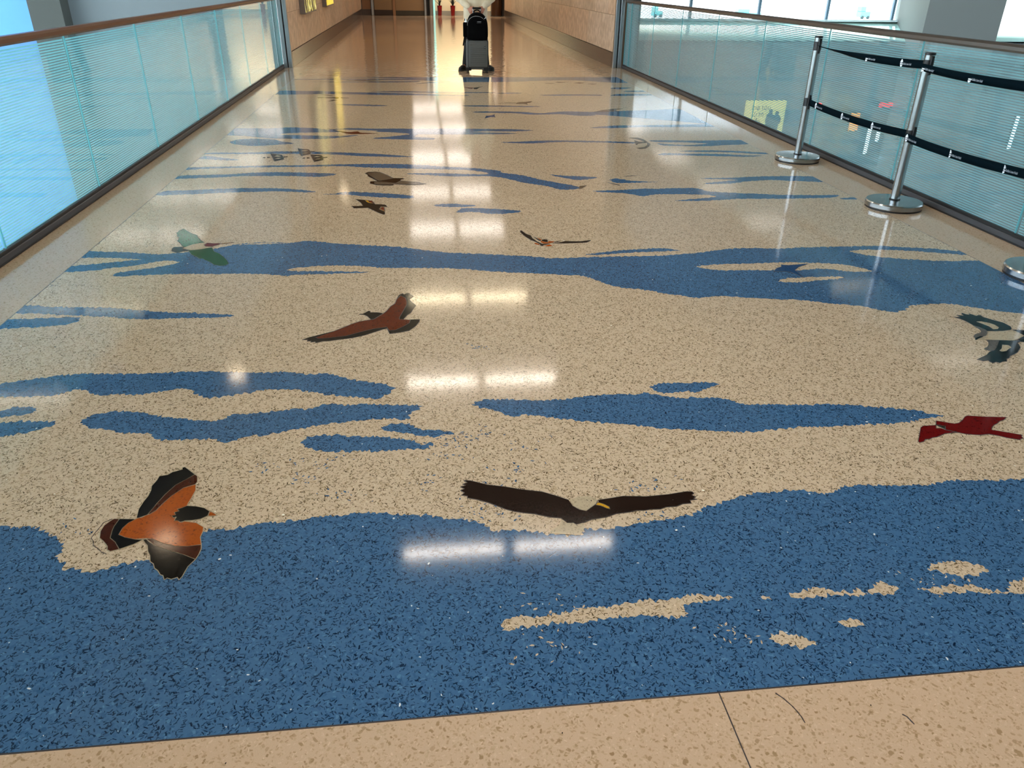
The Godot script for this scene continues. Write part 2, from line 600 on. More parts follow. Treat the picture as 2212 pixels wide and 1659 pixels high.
func build_corridor() -> void:
	var tones := []
	for k in 4:
		var m := StandardMaterial3D.new()
		m.resource_name = "travertine_%d" % k
		var n := NoiseTexture2D.new()
		var fn := FastNoiseLite.new()
		fn.seed = 40 + k
		fn.frequency = 0.03
		fn.fractal_octaves = 4
		n.noise = fn
		n.width = 256
		n.height = 256
		n.seamless = true
		var ramp := Gradient.new()
		ramp.colors = PackedColorArray([Color(0.74, 0.64, 0.54), Color(0.87, 0.78, 0.69)])
		ramp.offsets = PackedFloat32Array([0.2, 0.8])
		n.color_ramp = ramp
		m.albedo_texture = n
		m.albedo_color = [Color(1, 1, 1), Color(0.96, 0.95, 0.93), Color(1, 0.97, 0.94), Color(0.93, 0.92, 0.9)][k]
		m.uv1_scale = Vector3(0.6, 0.6, 1)
		m.roughness = 0.32
		tones.append(m)
	var base := mat("base_stone", Color(0.33, 0.28, 0.245), 0.16)
	for side in 2:
		var x: float = -2.2 if side == 0 else 3.46
		var back: float = x - 0.3 if side == 0 else x + 0.3
		var wall := setting("wall_left" if side == 0 else "wall_right")
		obj("backing", span(minf(x - 0.02, back) if side == 0 else x + 0.02, x - 0.02 if side == 0 else back, 0, CEIL, FAR_Z, CORRIDOR_Z - 0.1), mat("mortar", Color(0.42, 0.34, 0.26), 0.9), wall)
		var meshes := []
		for length in [1.195]:
			meshes.append(box(Vector3(0.02, 0.596, length), 0.002))
		var z := CORRIDOR_Z - 0.13
		var row_shift := 0.0
		for row in 5:
			row_shift = 0.6 * (row % 2)
			var zz := z - row_shift
			if row_shift > 0:
				obj("stone_panel", box(Vector3(0.02, 0.596, row_shift - 0.005), 0.002), tones[(row + 1) % 4], wall, Vector3(x - 0.01 if side == 0 else x + 0.01, 0.25 + 0.6 * row + 0.3, z - row_shift * 0.5))
			while zz - 1.2 > FAR_Z - 0.1:
				obj("stone_panel", meshes[0], tones[rng.randi() % 4], wall, Vector3(x - 0.01 if side == 0 else x + 0.01, 0.25 + 0.6 * row + 0.3, zz - 0.6))
				zz -= 1.2
		var bb := obj("baseboard_left" if side == 0 else "baseboard_right", span(x - 0.02, x + 0.012, 0.0, 0.245, FAR_Z, CORRIDOR_Z - 0.13, 0.003) if side == 0 else span(x - 0.012, x + 0.02, 0.0, 0.245, FAR_Z, CORRIDOR_Z - 0.13, 0.003), base, self)
		bb.set_meta("kind", "structure")
		var post := thing("steel_post", "tall brushed steel post where the left railing meets the stone corridor" if side == 0 else "tall brushed steel double post where the right railing meets the stone corridor", "post", Vector3(x - 0.06 if side == 0 else x + 0.06, 0, CORRIDOR_Z - 0.05))
		obj("flange", span(-0.075, -0.012, 0, CEIL, -0.04, 0.04, 0.004), mats.brushed, post)
		obj("flange", span(0.012, 0.075, 0, CEIL, -0.04, 0.04, 0.004), mats.brushed, post)
		obj("web", span(-0.012, 0.012, 0, CEIL, -0.04, 0.0), mats.gasket, post)
	# two lit pictures in shallow boxes on the left wall
	for k in 2:
		var z0: float = [-16.26, -20.17][k]
		var z1: float = [-18.07, -21.8][k]
		var art := thing("art_box", ["nearer lit yellow and black picture box on the left stone wall", "farther lit yellow picture box on the left stone wall"][k], "picture", Vector3(-2.2, 0.76, (z0 + z1) * 0.5), 0.0, "picture boxes on the corridor wall")
		var len_ := z0 - z1
		obj("case", span(0.0, 0.10, 0, 1.5, -len_ * 0.5, len_ * 0.5, 0.004), mat("case_grey", Color(0.50, 0.47, 0.45), 0.4), art)
		var m := StandardMaterial3D.new()
		m.resource_name = "art_print_%d" % k
		var n := NoiseTexture2D.new()
		var fn := FastNoiseLite.new()
		fn.seed = 90 + k * 5
		fn.frequency = 0.012
		fn.fractal_octaves = 3
		n.noise = fn
		n.width = 256
		n.height = 256
		var ramp := Gradient.new()
		ramp.interpolation_mode = Gradient.GRADIENT_INTERPOLATE_LINEAR
		if k == 0:
			ramp.offsets = PackedFloat32Array([0.0, 0.36, 0.42, 0.5, 0.58, 0.64, 1.0])
			ramp.colors = PackedColorArray([Color(0.02, 0.02, 0.02), Color(0.1, 0.09, 0.04), Color(0.95, 0.88, 0.2), Color(0.95, 0.95, 0.85), Color(0.8, 0.75, 0.1), Color(0.05, 0.05, 0.04), Color(0.02, 0.02, 0.02)])
		else:
			ramp.offsets = PackedFloat32Array([0.0, 0.3, 0.6, 1.0])
			ramp.colors = PackedColorArray([Color(0.4, 0.3, 0.05), Color(0.9, 0.75, 0.1), Color(0.98, 0.88, 0.25), Color(0.95, 0.9, 0.6)])
		n.color_ramp = ramp
		m.albedo_texture = n
		m.roughness = 0.3
		m.uv1_scale = Vector3(1.0, 0.45, 1)
		m.emission_enabled = true
		m.emission_operator = BaseMaterial3D.EMISSION_OP_MULTIPLY
		m.emission = Color.WHITE
		m.emission_texture = n
		m.emission_energy_multiplier = 0.75
		obj("lit_print", span(0.10, 0.104, 0.03, 1.47, -len_ * 0.5 + 0.03, len_ * 0.5 - 0.03), m, art)
		var al := AreaLight3D.new()
		al.name = "art_light"
		al.area_size = Vector2(len_, 1.4)
		al.position = Vector3(0.13, 0.75, 0)
		al.rotation.y = -PI * 0.5
		al.light_color = Color(1, 0.85, 0.3)
		al.light_energy = 0.12
		al.shadow_enabled = true
		art.add_child(al)


func build_far_end() -> void:
	var z := FAR_Z
	var wood := mat("wood_panel", Color(0.50, 0.40, 0.28), 0.5)
	var wood2 := mat("wood_panel_warm", Color(0.54, 0.40, 0.28), 0.5)
	var wall := setting("wall_far")
	obj("backing", span(-2.6, 0.35, 0, CEIL, z - 0.3, z - 0.06), mat("shadow_gap", Color(0.12, 0.09, 0.06), 0.9), wall)
	obj("wood_panel", span(-2.2, -1.86, 0.22, CEIL, z - 0.06, z, 0.004), wood2, wall)
	obj("kick_plate", span(-2.2, -1.86, 0, 0.22, z - 0.06, z, 0.003), mats.base_stone, wall)
	obj("steel_jamb", span(-1.84, -1.74, 0, CEIL, z - 0.06, z + 0.06, 0.006), mats.brushed, wall)
	obj("wood_panel", span(-1.72, -1.0, 0.2, CEIL, z - 0.06, z - 0.02, 0.004), wood, wall)
	obj("wood_panel", span(-0.87, 0.26, 0.18, CEIL, z - 0.06, z - 0.02, 0.004), wood, wall)
	obj("wood_stile", span(-0.99, -0.88, 0.0, CEIL, z - 0.06, z, 0.004), wood2, wall)
	obj("kick_plate", span(-1.72, -1.0, 0.01, 0.2, z - 0.06, z - 0.015, 0.003), mat("kick_dark", Color(0.17, 0.11, 0.06), 0.4), wall)
	obj("kick_plate", span(-0.87, 0.26, 0.01, 0.18, z - 0.06, z - 0.015, 0.003), mat("kick_olive", Color(0.19, 0.17, 0.12), 0.4), wall)
	obj("steel_jamb", span(0.27, 0.35, 0, CEIL, z - 0.06, z + 0.05, 0.006), mats.brushed, wall)
	# bright lobby beyond the end of the corridor
	structure("wall_lobby", span(0.35, 3.9, 0.17, CEIL, z - 0.55, z - 0.45), mat("lobby_cream", Color(0.90, 0.85, 0.72), 0.8))
	structure("baseboard_lobby", span(0.35, 3.9, 0.0, 0.17, z - 0.55, z - 0.43), mat("lobby_base", Color(0.60, 0.60, 0.56), 0.5))
	obj("dark_gap", span(0.35, 0.46, 0, CEIL, z - 0.40, z - 0.2), mats.gasket, wall)
	var cyl := thing("round_column", "slim round metal column beside the red planters at the corridor end", "column", Vector3(0.54, 0, z - 0.12))
	obj("shaft", lathe([Vector2(0.0, 0.0), Vector2(0.085, 0.0), Vector2(0.085, CEIL), Vector2(0, CEIL)], 24), mats.brushed, cyl)
	var tube_ := thing("light_column", "tall glowing pale cyan light column beside the red planters", "lamp", Vector3(0.66, 0, z - 0.2))
	obj("glowing_tube", lathe([Vector2(0.0, 0.0), Vector2(0.045, 0.0), Vector2(0.045, CEIL), Vector2(0, CEIL)], 16), glow("cyan_glow", Color(0.70, 1.0, 1.0), 0.32), tube_)
	var al := AreaLight3D.new()
	al.name = "column_light"
	al.area_size = Vector2(0.08, 2.8)
	al.position = Vector3(0.06, 1.5, 0.06)
	al.rotation.y = PI * 0.75 + PI
	al.light_color = Color(0.7, 1, 1)
	al.light_energy = 0.015
	al.shadow_enabled = true
	tube_.add_child(al)
	var col := thing("wood_column", "dark brown polished column at the far right end of the corridor", "column", Vector3(3.17, 0, z + 0.05))
	obj("shaft", lathe([Vector2(0.0, 0.03), Vector2(0.23, 0.03), Vector2(0.23, CEIL), Vector2(0, CEIL)], 32), mat("dark_wood", Color(0.23, 0.14, 0.08), 0.18), col)
	obj("foot_ring", lathe([Vector2(0.0, 0.0), Vector2(0.235, 0.0), Vector2(0.235, 0.03), Vector2(0, 0.03)], 32), mats.gasket, col)
	structure("wall_far_right", span(3.40, 3.9, 0.0, CEIL, z - 0.4, z + 0.04), mat("dark_wall", Color(0.10, 0.08, 0.07), 0.4))
	var lob := thing("wall_washer", "long ceiling wall washer aimed at the bright lobby wall behind the planters", "ceiling light", Vector3(2.0, CEIL - 0.12, z + 0.9))
	lob.rotation_degrees.x = -32.0
	obj("housing", span(-1.5, 1.5, -0.1, 0.1, 0.0, 0.04, 0.006), mats.gasket, lob)
	obj("diffuser", span(-1.48, 1.48, -0.085, 0.085, -0.006, 0.0), glow("lobby_glow", Color(1, 0.95, 0.85), 4.0), lob)
	var lamp := AreaLight3D.new()
	lamp.name = "washer_light"
	lamp.area_size = Vector2(2.9, 0.17)
	lamp.position = Vector3(0, 0, -0.012)
	lamp.light_energy = 13.0
	lamp.light_color = Color(1.0, 0.95, 0.87)
	lamp.shadow_enabled = true
	lob.add_child(lamp)
	for k in 2:
		var p := thing("red_planter", ["tall red planter with a spiky plant, left one of the pair by the light column", "tall red planter with a spiky plant, right one of the pair nearer the person"][k], "planter", Vector3([0.885, 1.42][k], 0, z - 0.22), 0.7 * k, "red planters at the corridor end")
		obj("pot", lathe([Vector2(0.0, 0.0), Vector2(0.075, 0.0), Vector2(0.10, 0.36), Vector2(0.10, 0.37), Vector2(0.085, 0.37), Vector2(0.085, 0.34), Vector2(0, 0.34)], 28), mat("red_gloss", Color(0.45, 0.02, 0.05), 0.12), p)
		for i in 11:
			var a := TAU * i / 11.0 + 0.3 * k
			var lean: float = [0.05, 0.13, 0.22][i % 3]
			var top: float = [0.72, 0.68, 0.58][i % 3]
			var st := new_st()
			var d := Vector3(cos(a), 0, sin(a))
			var pts := []
			for j in 6:
				var t := j / 5.0
				pts.append(Vector3(0, 0.35, 0) + d * (0.02 + lean * t * t) + Vector3.UP * (top - 0.35) * t)
			add_tube(st, pts, [0.012, 0.013, 0.012, 0.009, 0.006, 0.001], 5)
			obj("leaf", st.commit(), mat("leaf_dark", Color(0.05, 0.07, 0.05), 0.5), p)


# ---------------------------------------------------------------- the halls beyond the railings

func build_atrium() -> void:
	var z := -16.0
	# left: grey wall, a darker pier and a pale blue glass bay
	structure("wall_facade_left", span(-6.2, -2.5, -5.0, 6.8, z - 0.3, z), mats.plaster_grey)
	structure("wall_pier_left", span(-6.75, -6.2, -5.0, 6.8, z - 0.3, z + 0.35), mats.plaster_dark)
	structure("wall_bay_left", span(-9.8, -6.75, -5.0, 6.8, z - 0.3, z - 0.1), mat("blue_bay", Color(0.31, 0.57, 0.82), 0.5))
	window_wall("window_1", -9.8, -9.5, z, 8.0, -4.2)
	# right: windows over a sloping sill, then a column
	structure("wall_facade_right", span(3.5, 4.28, -5.0, 6.8, z - 0.3, z), mats.plaster_dark)
	structure("wall_below_window", span(4.28, 18.3, -5.0, 0.36, z - 0.3, z), mats.plaster_grey)
	structure("wall_above_window", span(4.28, 18.3, 1.35, 6.8, z - 0.3, z), mats.plaster_grey)
	var sill := setting("trim_1")
	var st := new_st()
	for a in [[4.28, 9.85, 0.70], [11.45, 18.3, 0.66]]:
		quad(st, Vector3(a[0], a[2], z - 0.5), Vector3(a[1], a[2], z - 0.5), Vector3(a[1], 0.36, z), Vector3(a[0], 0.36, z))
		quad(st, Vector3(a[0], 0.36, z), Vector3(a[1], 0.36, z), Vector3(a[1], 0.33, z), Vector3(a[0], 0.33, z))
		quad(st, Vector3(a[1], a[2], z - 0.5), Vector3(a[0], a[2], z - 0.5), Vector3(a[0], 0.33, z - 0.5), Vector3(a[1], 0.33, z - 0.5))
	obj("sloping_sill", done(st), mat("sill", Color(0.72, 0.86, 0.80), 0.6), sill)
	structure("wall_column_right", span(9.85, 11.45, -5.0, 6.8, z - 0.6, z + 0.5), mat("column_grey", Color(0.50, 0.51, 0.49), 0.85))
	var win := setting("window_2")
	obj("pane", span(4.28, 9.85, 0.7, 1.35, z - 0.49, z - 0.48), mats.window_glass, win)
	for x in [5.42, 6.85, 8.3, 9.72]:
		obj("mullion", span(x - 0.025, x + 0.025, 0.7, 1.35, z - 0.52, z - 0.45), mat("mullion", Color(0.35, 0.45, 0.52), 0.5), win)
	obj("bottom_rail", span(4.28, 9.85, 0.69, 0.73, z - 0.53, z - 0.45), mat("rail_white", Color(0.85, 0.9, 0.9), 0.5), win)
	var win2 := setting("window_3")
	obj("pane", span(11.45, 18.3, 0.66, 1.35, z - 0.49, z - 0.48), mats.window_glass, win2)
	for x in [11.5, 13.2, 14.9, 16.6]:
		obj("mullion", span(x - 0.025, x + 0.025, 0.66, 1.35, z - 0.52, z - 0.45), mats.mullion, win2)
	window_wall("window_4", 18.0, 18.3, z, 8.0, 3.0)
	# outdoors: sunlit concrete apron with pale buildings far off
	structure("apron_ground", span(-300, 400, -5.5, -5.2, -420, 60), mat("concrete", Color(0.80, 0.83, 0.82), 0.9))
	for a in [[64.3, -160.0, 4.6, 1.6, "teal ground vehicle far out on the bright apron, seen over the right handrail"], [46.0, -160.0, 1.8, 1.9, "small teal cart far out on the bright apron, leftmost in the right windows"], [88.2, -160.0, 2.0, 2.2, "teal cart far out on the bright apron beside the grey column"]]:
		var b := thing("apron_cart", a[4], "ground vehicle", Vector3(a[0], -5.2, a[1]))
		obj("body", span(-a[2] * 0.5, a[2] * 0.5, 0.3, a[3] * 0.6, -1, 1, 0.08), mat("teal_paint", Color(0.30, 0.66, 0.66), 0.5), b)
		obj("cab", span(-a[2] * 0.5, 0.0, a[3] * 0.6, a[3], -0.9, 0.9, 0.08), mats.teal_paint, b)
		for x in [-0.3, 0.3]:
			obj("wheel", wheel(0.3, 0.3), mats.gasket, b, Vector3(x * a[2], 0.3, 0.9), Vector3(0, PI * 0.5, 0))
	lower_level()


func window_wall(called: String, x0: float, x1: float, z0: float, z1: float, sill: float) -> void:
	structure("wall_side_low", span(x0, x1, -5.0, sill, z0, z1), mats.plaster_grey)
	structure("wall_side_top", span(x0, x1, 6.2, 6.8, z0, z1), mats.plaster_grey)
	var w := setting(called)
	obj("pane", span((x0 + x1) * 0.5 - 0.005, (x0 + x1) * 0.5 + 0.005, sill, 6.2, z0, z1), mats.window_glass, w)
	var n := 8
	for k in n + 1:
		var zz := lerpf(z0 + 0.1, z1 - 0.1, k / float(n))
		obj("mullion", span(x0 + 0.08, x1 - 0.08, sill, 6.2, zz - 0.04, zz + 0.04), mat("mullion", Color(0.35, 0.45, 0.52), 0.5), w)


func lower_level() -> void:
	# lit signs on the hall wall, seen through the right railing
	var s := thing("lit_poster", "lit yellow poster with dark lettering and two dark figures, seen through the right railing", "sign", Vector3(7.07, -1.40, -15.97))
	obj("frame", span(-0.46, 0.46, -0.03, 0.67, -0.03, 0.03, 0.006), mat("sign_frame", Color(0.35, 0.38, 0.36), 0.5), s)
	obj("lit_face", span(-0.44, 0.44, 0.0, 0.64, 0.03, 0.036), glow("poster_glow", Color(0.93, 0.90, 0.48), 0.9), s)
	var lines := ["bia too", "Zcm", "Life", "blnyer"]
	for k in 4:
		lettering("lettering", lines[k], 0.13, mat("print_dark", Color(0.22, 0.25, 0.2), 0.7), s, Vector3(-0.29 + 0.03 * (k % 2), 0.50 - 0.135 * k, 0.039), Vector3.ZERO)
	for k in 2:
		var q := PackedVector2Array()
		for v in [[-0.07, 0.03], [0.07, 0.03], [0.085, 0.25], [0.13, 0.27], [0.13, 0.42], [0.06, 0.47], [0.045, 0.50], [0.055, 0.56], [0.0, 0.60], [-0.055, 0.56], [-0.045, 0.50], [-0.10, 0.46], [-0.13, 0.30]]:
			q.append(Vector2(v[0] * 0.75 + 0.13 + 0.14 * k, v[1] * 0.75 - 0.03 * k + 0.02))
		obj("printed_figure", upright_plate(q, 0.003), mats.print_dark, s, Vector3(0, 0, 0.037))
	add_glow_light(s, Vector2(0.8, 0.6), Color(0.93, 0.9, 0.5), Vector3(0, 0.33, 0.06))
	for k in 2:
		var r := thing("red_sign", ["glowing red sign low on the hall wall, just left of the middle barrier post", "small glowing red sign low on the hall wall beside the farthest barrier post"][k], "sign", Vector3([9.72, 8.2][k], -0.86, -15.97))
		var w: float = [0.19, 0.1][k]
		obj("case", span(-w, w, -0.06, 0.06, -0.03, 0.03, 0.008), mats.plastic_black, r)
		obj("lit_face", span(-w + 0.02, w - 0.02, -0.045, 0.045, 0.03, 0.034), glow("red_glow", Color(1.0, 0.12, 0.15), 2.4), r)
		add_glow_light(r, Vector2(2.0 * w, 0.1), Color(1, 0.15, 0.15), Vector3(0, 0, 0.06))
	var o := thing("orange_sign", "glowing orange sign low on the hall wall under the lower belt", "sign", Vector3(9.08, -1.2, -15.97))
	obj("case", span(-0.12, 0.12, -0.2, 0.2, -0.03, 0.03, 0.008), mats.plastic_black, o)
	obj("lit_face", span(-0.10, 0.10, -0.18, 0.18, 0.03, 0.034), glow("orange_glow", Color(1.0, 0.62, 0.22), 1.4), o)
	add_glow_light(o, Vector2(0.2, 0.34), Color(1, 0.6, 0.25), Vector3(0, 0, 0.06))
	for k in 3:
		var w := thing("light_bar", ["upright white light bar on the hall wall right of the orange sign", "short upright white light bar beside the taller bar, left of the middle post", "upright white light bar seen through the rightmost glass panel"][k], "lamp", Vector3([9.47, 9.68, 12.8][k], [-1.55, -1.42, -1.45][k], -15.97))
		var h: float = [0.33, 0.2, 0.36][k]
		obj("housing", span(-0.06, 0.06, -h, h, -0.03, 0.02, 0.01), mats.alu, w)
		obj("glowing_tube", span(-0.04, 0.04, -h + 0.02, h - 0.02, 0.02, 0.04, 0.01), glow("bar_glow", Color(0.9, 1.0, 1.0), 2.2), w)
		add_glow_light(w, Vector2(0.08, 2.0 * h), Color(0.9, 1, 1), Vector3(0, 0, 0.06))


func add_glow_light(parent: Node3D, size: Vector2, c: Color, at: Vector3) -> void:
	var al := AreaLight3D.new()
	al.name = "sign_light"
	al.area_size = size
	al.position = at
	al.rotation.y = PI
	al.light_color = c
	al.light_energy = 0.05
	al.shadow_enabled = true
	parent.add_child(al)


func upright_plate(p: PackedVector2Array, depth: float) -> ArrayMesh:
	var st := new_st()
	st.set_smooth_group(-1)
	var idx := Geometry2D.triangulate_polygon(p)
	for i in idx.size() / 3:
		var t := [p[idx[3 * i]], p[idx[3 * i + 1]], p[idx[3 * i + 2]]]
		if (t[1] - t[0]).cross(t[2] - t[0]) > 0:
			t = [t[0], t[2], t[1]]
		for v in t:
			st.add_vertex(Vector3(v.x, v.y, depth))
		for v in [t[0], t[2], t[1]]:
			st.add_vertex(Vector3(v.x, v.y, 0))
	var cw := Geometry2D.is_polygon_clockwise(p)
	for i in p.size():
		var a := p[i]
		var b := p[(i + 1) % p.size()]
		if not cw:
			var s := a
			a = b
			b = s
		quad(st, Vector3(b.x, b.y, 0), Vector3(b.x, b.y, depth), Vector3(a.x, a.y, depth), Vector3(a.x, a.y, 0))
	return done(st)


func lettering(called: String, text: String, size: float, m: Material, parent: Node, at: Vector3, rot: Vector3) -> MeshInstance3D:
	var t := TextMesh.new()
	var f := SystemFont.new()
	f.font_names = PackedStringArray(["Droid Sans"])
	t.font = f
	t.text = text
	t.font_size = 32
	t.pixel_size = size / 32.0
	t.depth = 0.0006
	t.curve_step = 2.0
	t.horizontal_alignment = HORIZONTAL_ALIGNMENT_LEFT
	return obj(called, t, m, parent, at, rot)


# ---------------------------------------------------------------- railings

func railing(called: String, label: String, x: float, inward: float, z_joint: float, pitch: float, ahead: int) -> void:
	var r := thing(called, label, "railing", Vector3(x, 0, 0))
	var z_near := 4.0
	var z_far := CORRIDOR_Z + 0.02
	var joints := []
	var z := z_joint
	while z < z_near - 0.5:
		z += pitch
	joints.append(z_near)
	while z > z_far + 0.3:
		if z < z_near - 0.2:
			joints.append(z)
		z -= pitch
	joints.append(z_far)
	for k in joints.size() - 1:
		var a: float = joints[k] - 0.003
		var b: float = joints[k + 1] + 0.003
		var len_ := a - b
		var g := obj("glass_panel", span(-0.005, 0.005, 0.03, 1.055, -len_ * 0.5, len_ * 0.5), mats.railing_glass, r, Vector3(0, 0, (a + b) * 0.5))
		for s in [-1.0, 1.0]:
			obj("polished_edge", box(Vector3(0.0096, 1.025, 0.002)), mats.glass_edge, g, Vector3(0, 0.5425, s * (len_ * 0.5 + 0.0005)))
		var st := new_st()
		for i in 62:
			var y := 0.06 + i * 0.0158
			add_box(st, Vector3(-inward * 0.0062, y + 0.005, 0), Vector3(0.0006, 0.0098, len_ - 0.02))
		var fr := obj("frit_lines", done(st), mats.frit, g)
		fr.set_meta("kind", "stuff")
	var long := z_near - z_far
	var mid := (z_near + z_far) * 0.5
	var st := new_st()
	add_box(st, Vector3(0, 1.078, mid), Vector3(0.07, 0.048, long), 0.014)
	obj("handrail", done(st), mats.bronze if inward > 0 else mats.metal_rail, r)
	obj("base_channel", span(-0.021, 0.021, 0.0, 0.042, z_far, z_near, 0.004), mats.alu, r)
	obj("gasket", span(-0.017, 0.017, 0.042, 0.062, z_far, z_near, 0.003), mats.gasket, r)
	obj("floor_seal", span(-0.026, 0.026, 0.0, 0.010, z_far, z_near, 0.002), mats.gasket, r)


# ---------------------------------------------------------------- belt barriers

func stanchions() -> void:
	var at := [Vector3(3.335, 0, -6.68), Vector3(3.335, 0, -5.10), Vector3(3.37, 0, -3.66)]
	var lab := ["steel belt barrier post farthest along the right glass railing", "steel belt barrier post in the middle of the right row, belts on both sides", "steel belt barrier post at the picture's right edge, only its base in view"]
	for k in 3:
		var s := thing("stanchion", lab[k], "barrier post", at[k], 0.0, "belt barrier posts along the right railing")
		obj("base", lathe([Vector2(0, 0.012), Vector2(0.19, 0.012), Vector2(0.192, 0.016), Vector2(0.192, 0.042), Vector2(0.186, 0.05), Vector2(0.05, 0.056), Vector2(0, 0.056)], 64), mats.steel, s)
		obj("rubber_ring", lathe([Vector2(0, 0.0), Vector2(0.188, 0.0), Vector2(0.188, 0.012), Vector2(0, 0.012)], 64), mats.gasket, s)
		obj("collar", lathe([Vector2(0.036, 0.055), Vector2(0.036, 0.062), Vector2(0.032, 0.064), Vector2(0, 0.064)], 32), mats.gasket, s)
		obj("post", lathe([Vector2(0.0, 0.06), Vector2(0.0315, 0.06), Vector2(0.0315, 1.02), Vector2(0, 1.02)], 40), mats.steel, s)
		obj("top_cap", lathe([Vector2(0.033, 1.008), Vector2(0.0335, 1.016), Vector2(0.032, 1.022), Vector2(0, 1.023)], 40), mats.plastic_black, s)
		for h in [0.945, 0.50]:
			for side in [-1.0, 1.0]:
				obj("belt_clip", span(-0.012, 0.012, -0.058, 0.058, -0.006, 0.008, 0.004), mats.plastic_black, s, Vector3(0, h, side * 0.033))
			obj("belt_slot", lathe([Vector2(0.0, h - 0.034), Vector2(0.0325, h - 0.034), Vector2(0.0325, h + 0.034), Vector2(0, h + 0.034)], 40), mats.plastic_black, s)
		if k < 2:
			var d: Vector3 = at[k + 1] - at[k]
			for row in 2:
				var twist: float = [-1.22, -0.4][k] if row == 0 else 0.0
				belt(s, d, [0.945, 0.50][row] - (0.012 if k == 1 else 0.0), [0.945, 0.50][row], twist, 0.02 if row == 0 else 0.022, row + 2 * k)


func belt(s: Node3D, d: Vector3, h0: float, h1: float, twist: float, sag: float, which: int) -> void:
	var n := 24
	var half := 0.0265
	var front := -0.036
	var a := Vector3(front if which >= 2 else 0.0, h0, 0.0 if which >= 2 else 0.035)
	var b := Vector3(d.x, h1, d.z - 0.035)
	var st := new_st()
	var prev := []
	for i in n + 1:
		var t := i / float(n)
		var c := a.lerp(b, t)
		c.y -= sag * 4.0 * t * (1.0 - t)
		c.x = lerpf(a.x, b.x, smoothstep(0.0, 1.0, t))
		var ang := twist * (1.0 - smoothstep(0.05, 0.75, t))
		var up := Vector3(sin(ang), cos(ang), 0) * half
		var nrm := Vector3(-cos(ang), sin(ang), 0) * 0.0006
		var ring := [c + up + nrm, c - up + nrm, c - up - nrm, c + up - nrm]
		if i > 0:
			for k in 4:
				var m := (k + 1) % 4
				quad(st, prev[k], ring[k], ring[m], prev[m])
		prev = ring
	var o := obj("belt", done(st), mats.belt, s)
	# the printed mark and name repeat along the belt
	var length := (b - a).length()
	var u := [0.78, 0.13, 0.02, 0.02][which] as float
	while u < length - 0.16:
		var t := u / length
		var c := a.lerp(b, t)
		c.y -= sag * 4.0 * t * (1.0 - t)
		c.x = lerpf(a.x, b.x, smoothstep(0.0, 1.0, t))
		var slope := (b.y - a.y) / length - sag * 4.0 * (1.0 - 2.0 * t) / length
		var ang := twist * (1.0 - smoothstep(0.05, 0.75, t + 0.05))
		var basis := Basis(Vector3.FORWARD, -ang) * Basis(Vector3.UP, -PI * 0.5) * Basis(Vector3.BACK, atan(slope))
		var e := obj("emblem", emblem(), mats.print_white, o)
		e.transform = Transform3D(basis * Basis.from_scale(Vector3(1.2, 1.2, 1)), c + basis.z * 0.0007)
		var l := lettering("lettering", "Dallas Love Field", 0.0165, mat("print_grey", Color(0.62, 0.66, 0.70), 0.6), o, Vector3.ZERO, Vector3.ZERO)
		l.transform = Transform3D(basis * Basis.from_scale(Vector3(0.8, 1.05, 1)), c + basis.z * 0.0011 + basis.x * 0.02 - basis.y * 0.006)
		u += 0.46


func emblem() -> ArrayMesh:
	# an egg-shaped mark: a split dome over a band and a base
	if mats.has("emblem_mesh"):
		return mats.emblem_mesh
	var st := new_st()
	st.set_smooth_group(-1)
	var outline := func(y: float) -> float:
		return 0.0135 * sqrt(maxf(0.0, 1.0 - pow((y + 0.002) / 0.0205, 2.0))) * (1.0 - 8.0 * maxf(0.0, y) )
	for part in [[0.000, 0.0183, -1.0, 0.45], [0.003, 0.0183, 0.58, 1.0], [-0.0085, -0.003, -1.0, 0.5], [-0.0085, -0.003, 0.62, 1.0], [-0.0222, -0.0115, -1.0, 1.0]]:
		var k := 8
		for i in k:
			var y0 := lerpf(part[0], part[1], i / float(k))
			var y1 := lerpf(part[0], part[1], (i + 1) / float(k))
			var w0: float = outline.call(y0)
			var w1: float = outline.call(y1)
			var xl0: float = maxf(part[2] * 0.0135, -w0) if part[2] < 0 else minf(part[2] * 0.0135, w0)
			var xl1: float = maxf(part[2] * 0.0135, -w1) if part[2] < 0 else minf(part[2] * 0.0135, w1)
			var xr0: float = minf(part[3] * 0.0135, w0)
			var xr1: float = minf(part[3] * 0.0135, w1)
			quad(st, Vector3(xl0, y0, 0), Vector3(xl1, y1, 0), Vector3(xr1, y1, 0), Vector3(xr0, y0, 0))
			quad(st, Vector3(xr0, y0, -0.0004), Vector3(xr1, y1, -0.0004), Vector3(xl1, y1, -0.0004), Vector3(xl0, y0, -0.0004))
	mats.emblem_mesh = done(st)
	return mats.emblem_mesh


# ---------------------------------------------------------------- luggage

func rounded_rect(w: float, h: float, r: float, n := 5) -> PackedVector2Array:
	var out := PackedVector2Array()
	for c in [[1, 1, 0.0], [-1, 1, 0.5], [-1, -1, 1.0], [1, -1, 1.5]]:
		for i in n + 1:
			var a: float = PI * (c[2] + 0.5 * i / n)
			out.append(Vector2(c[0] * (w * 0.5 - r), c[1] * (h * 0.5 - r)) + Vector2(cos(a), sin(a)) * r)
	return out


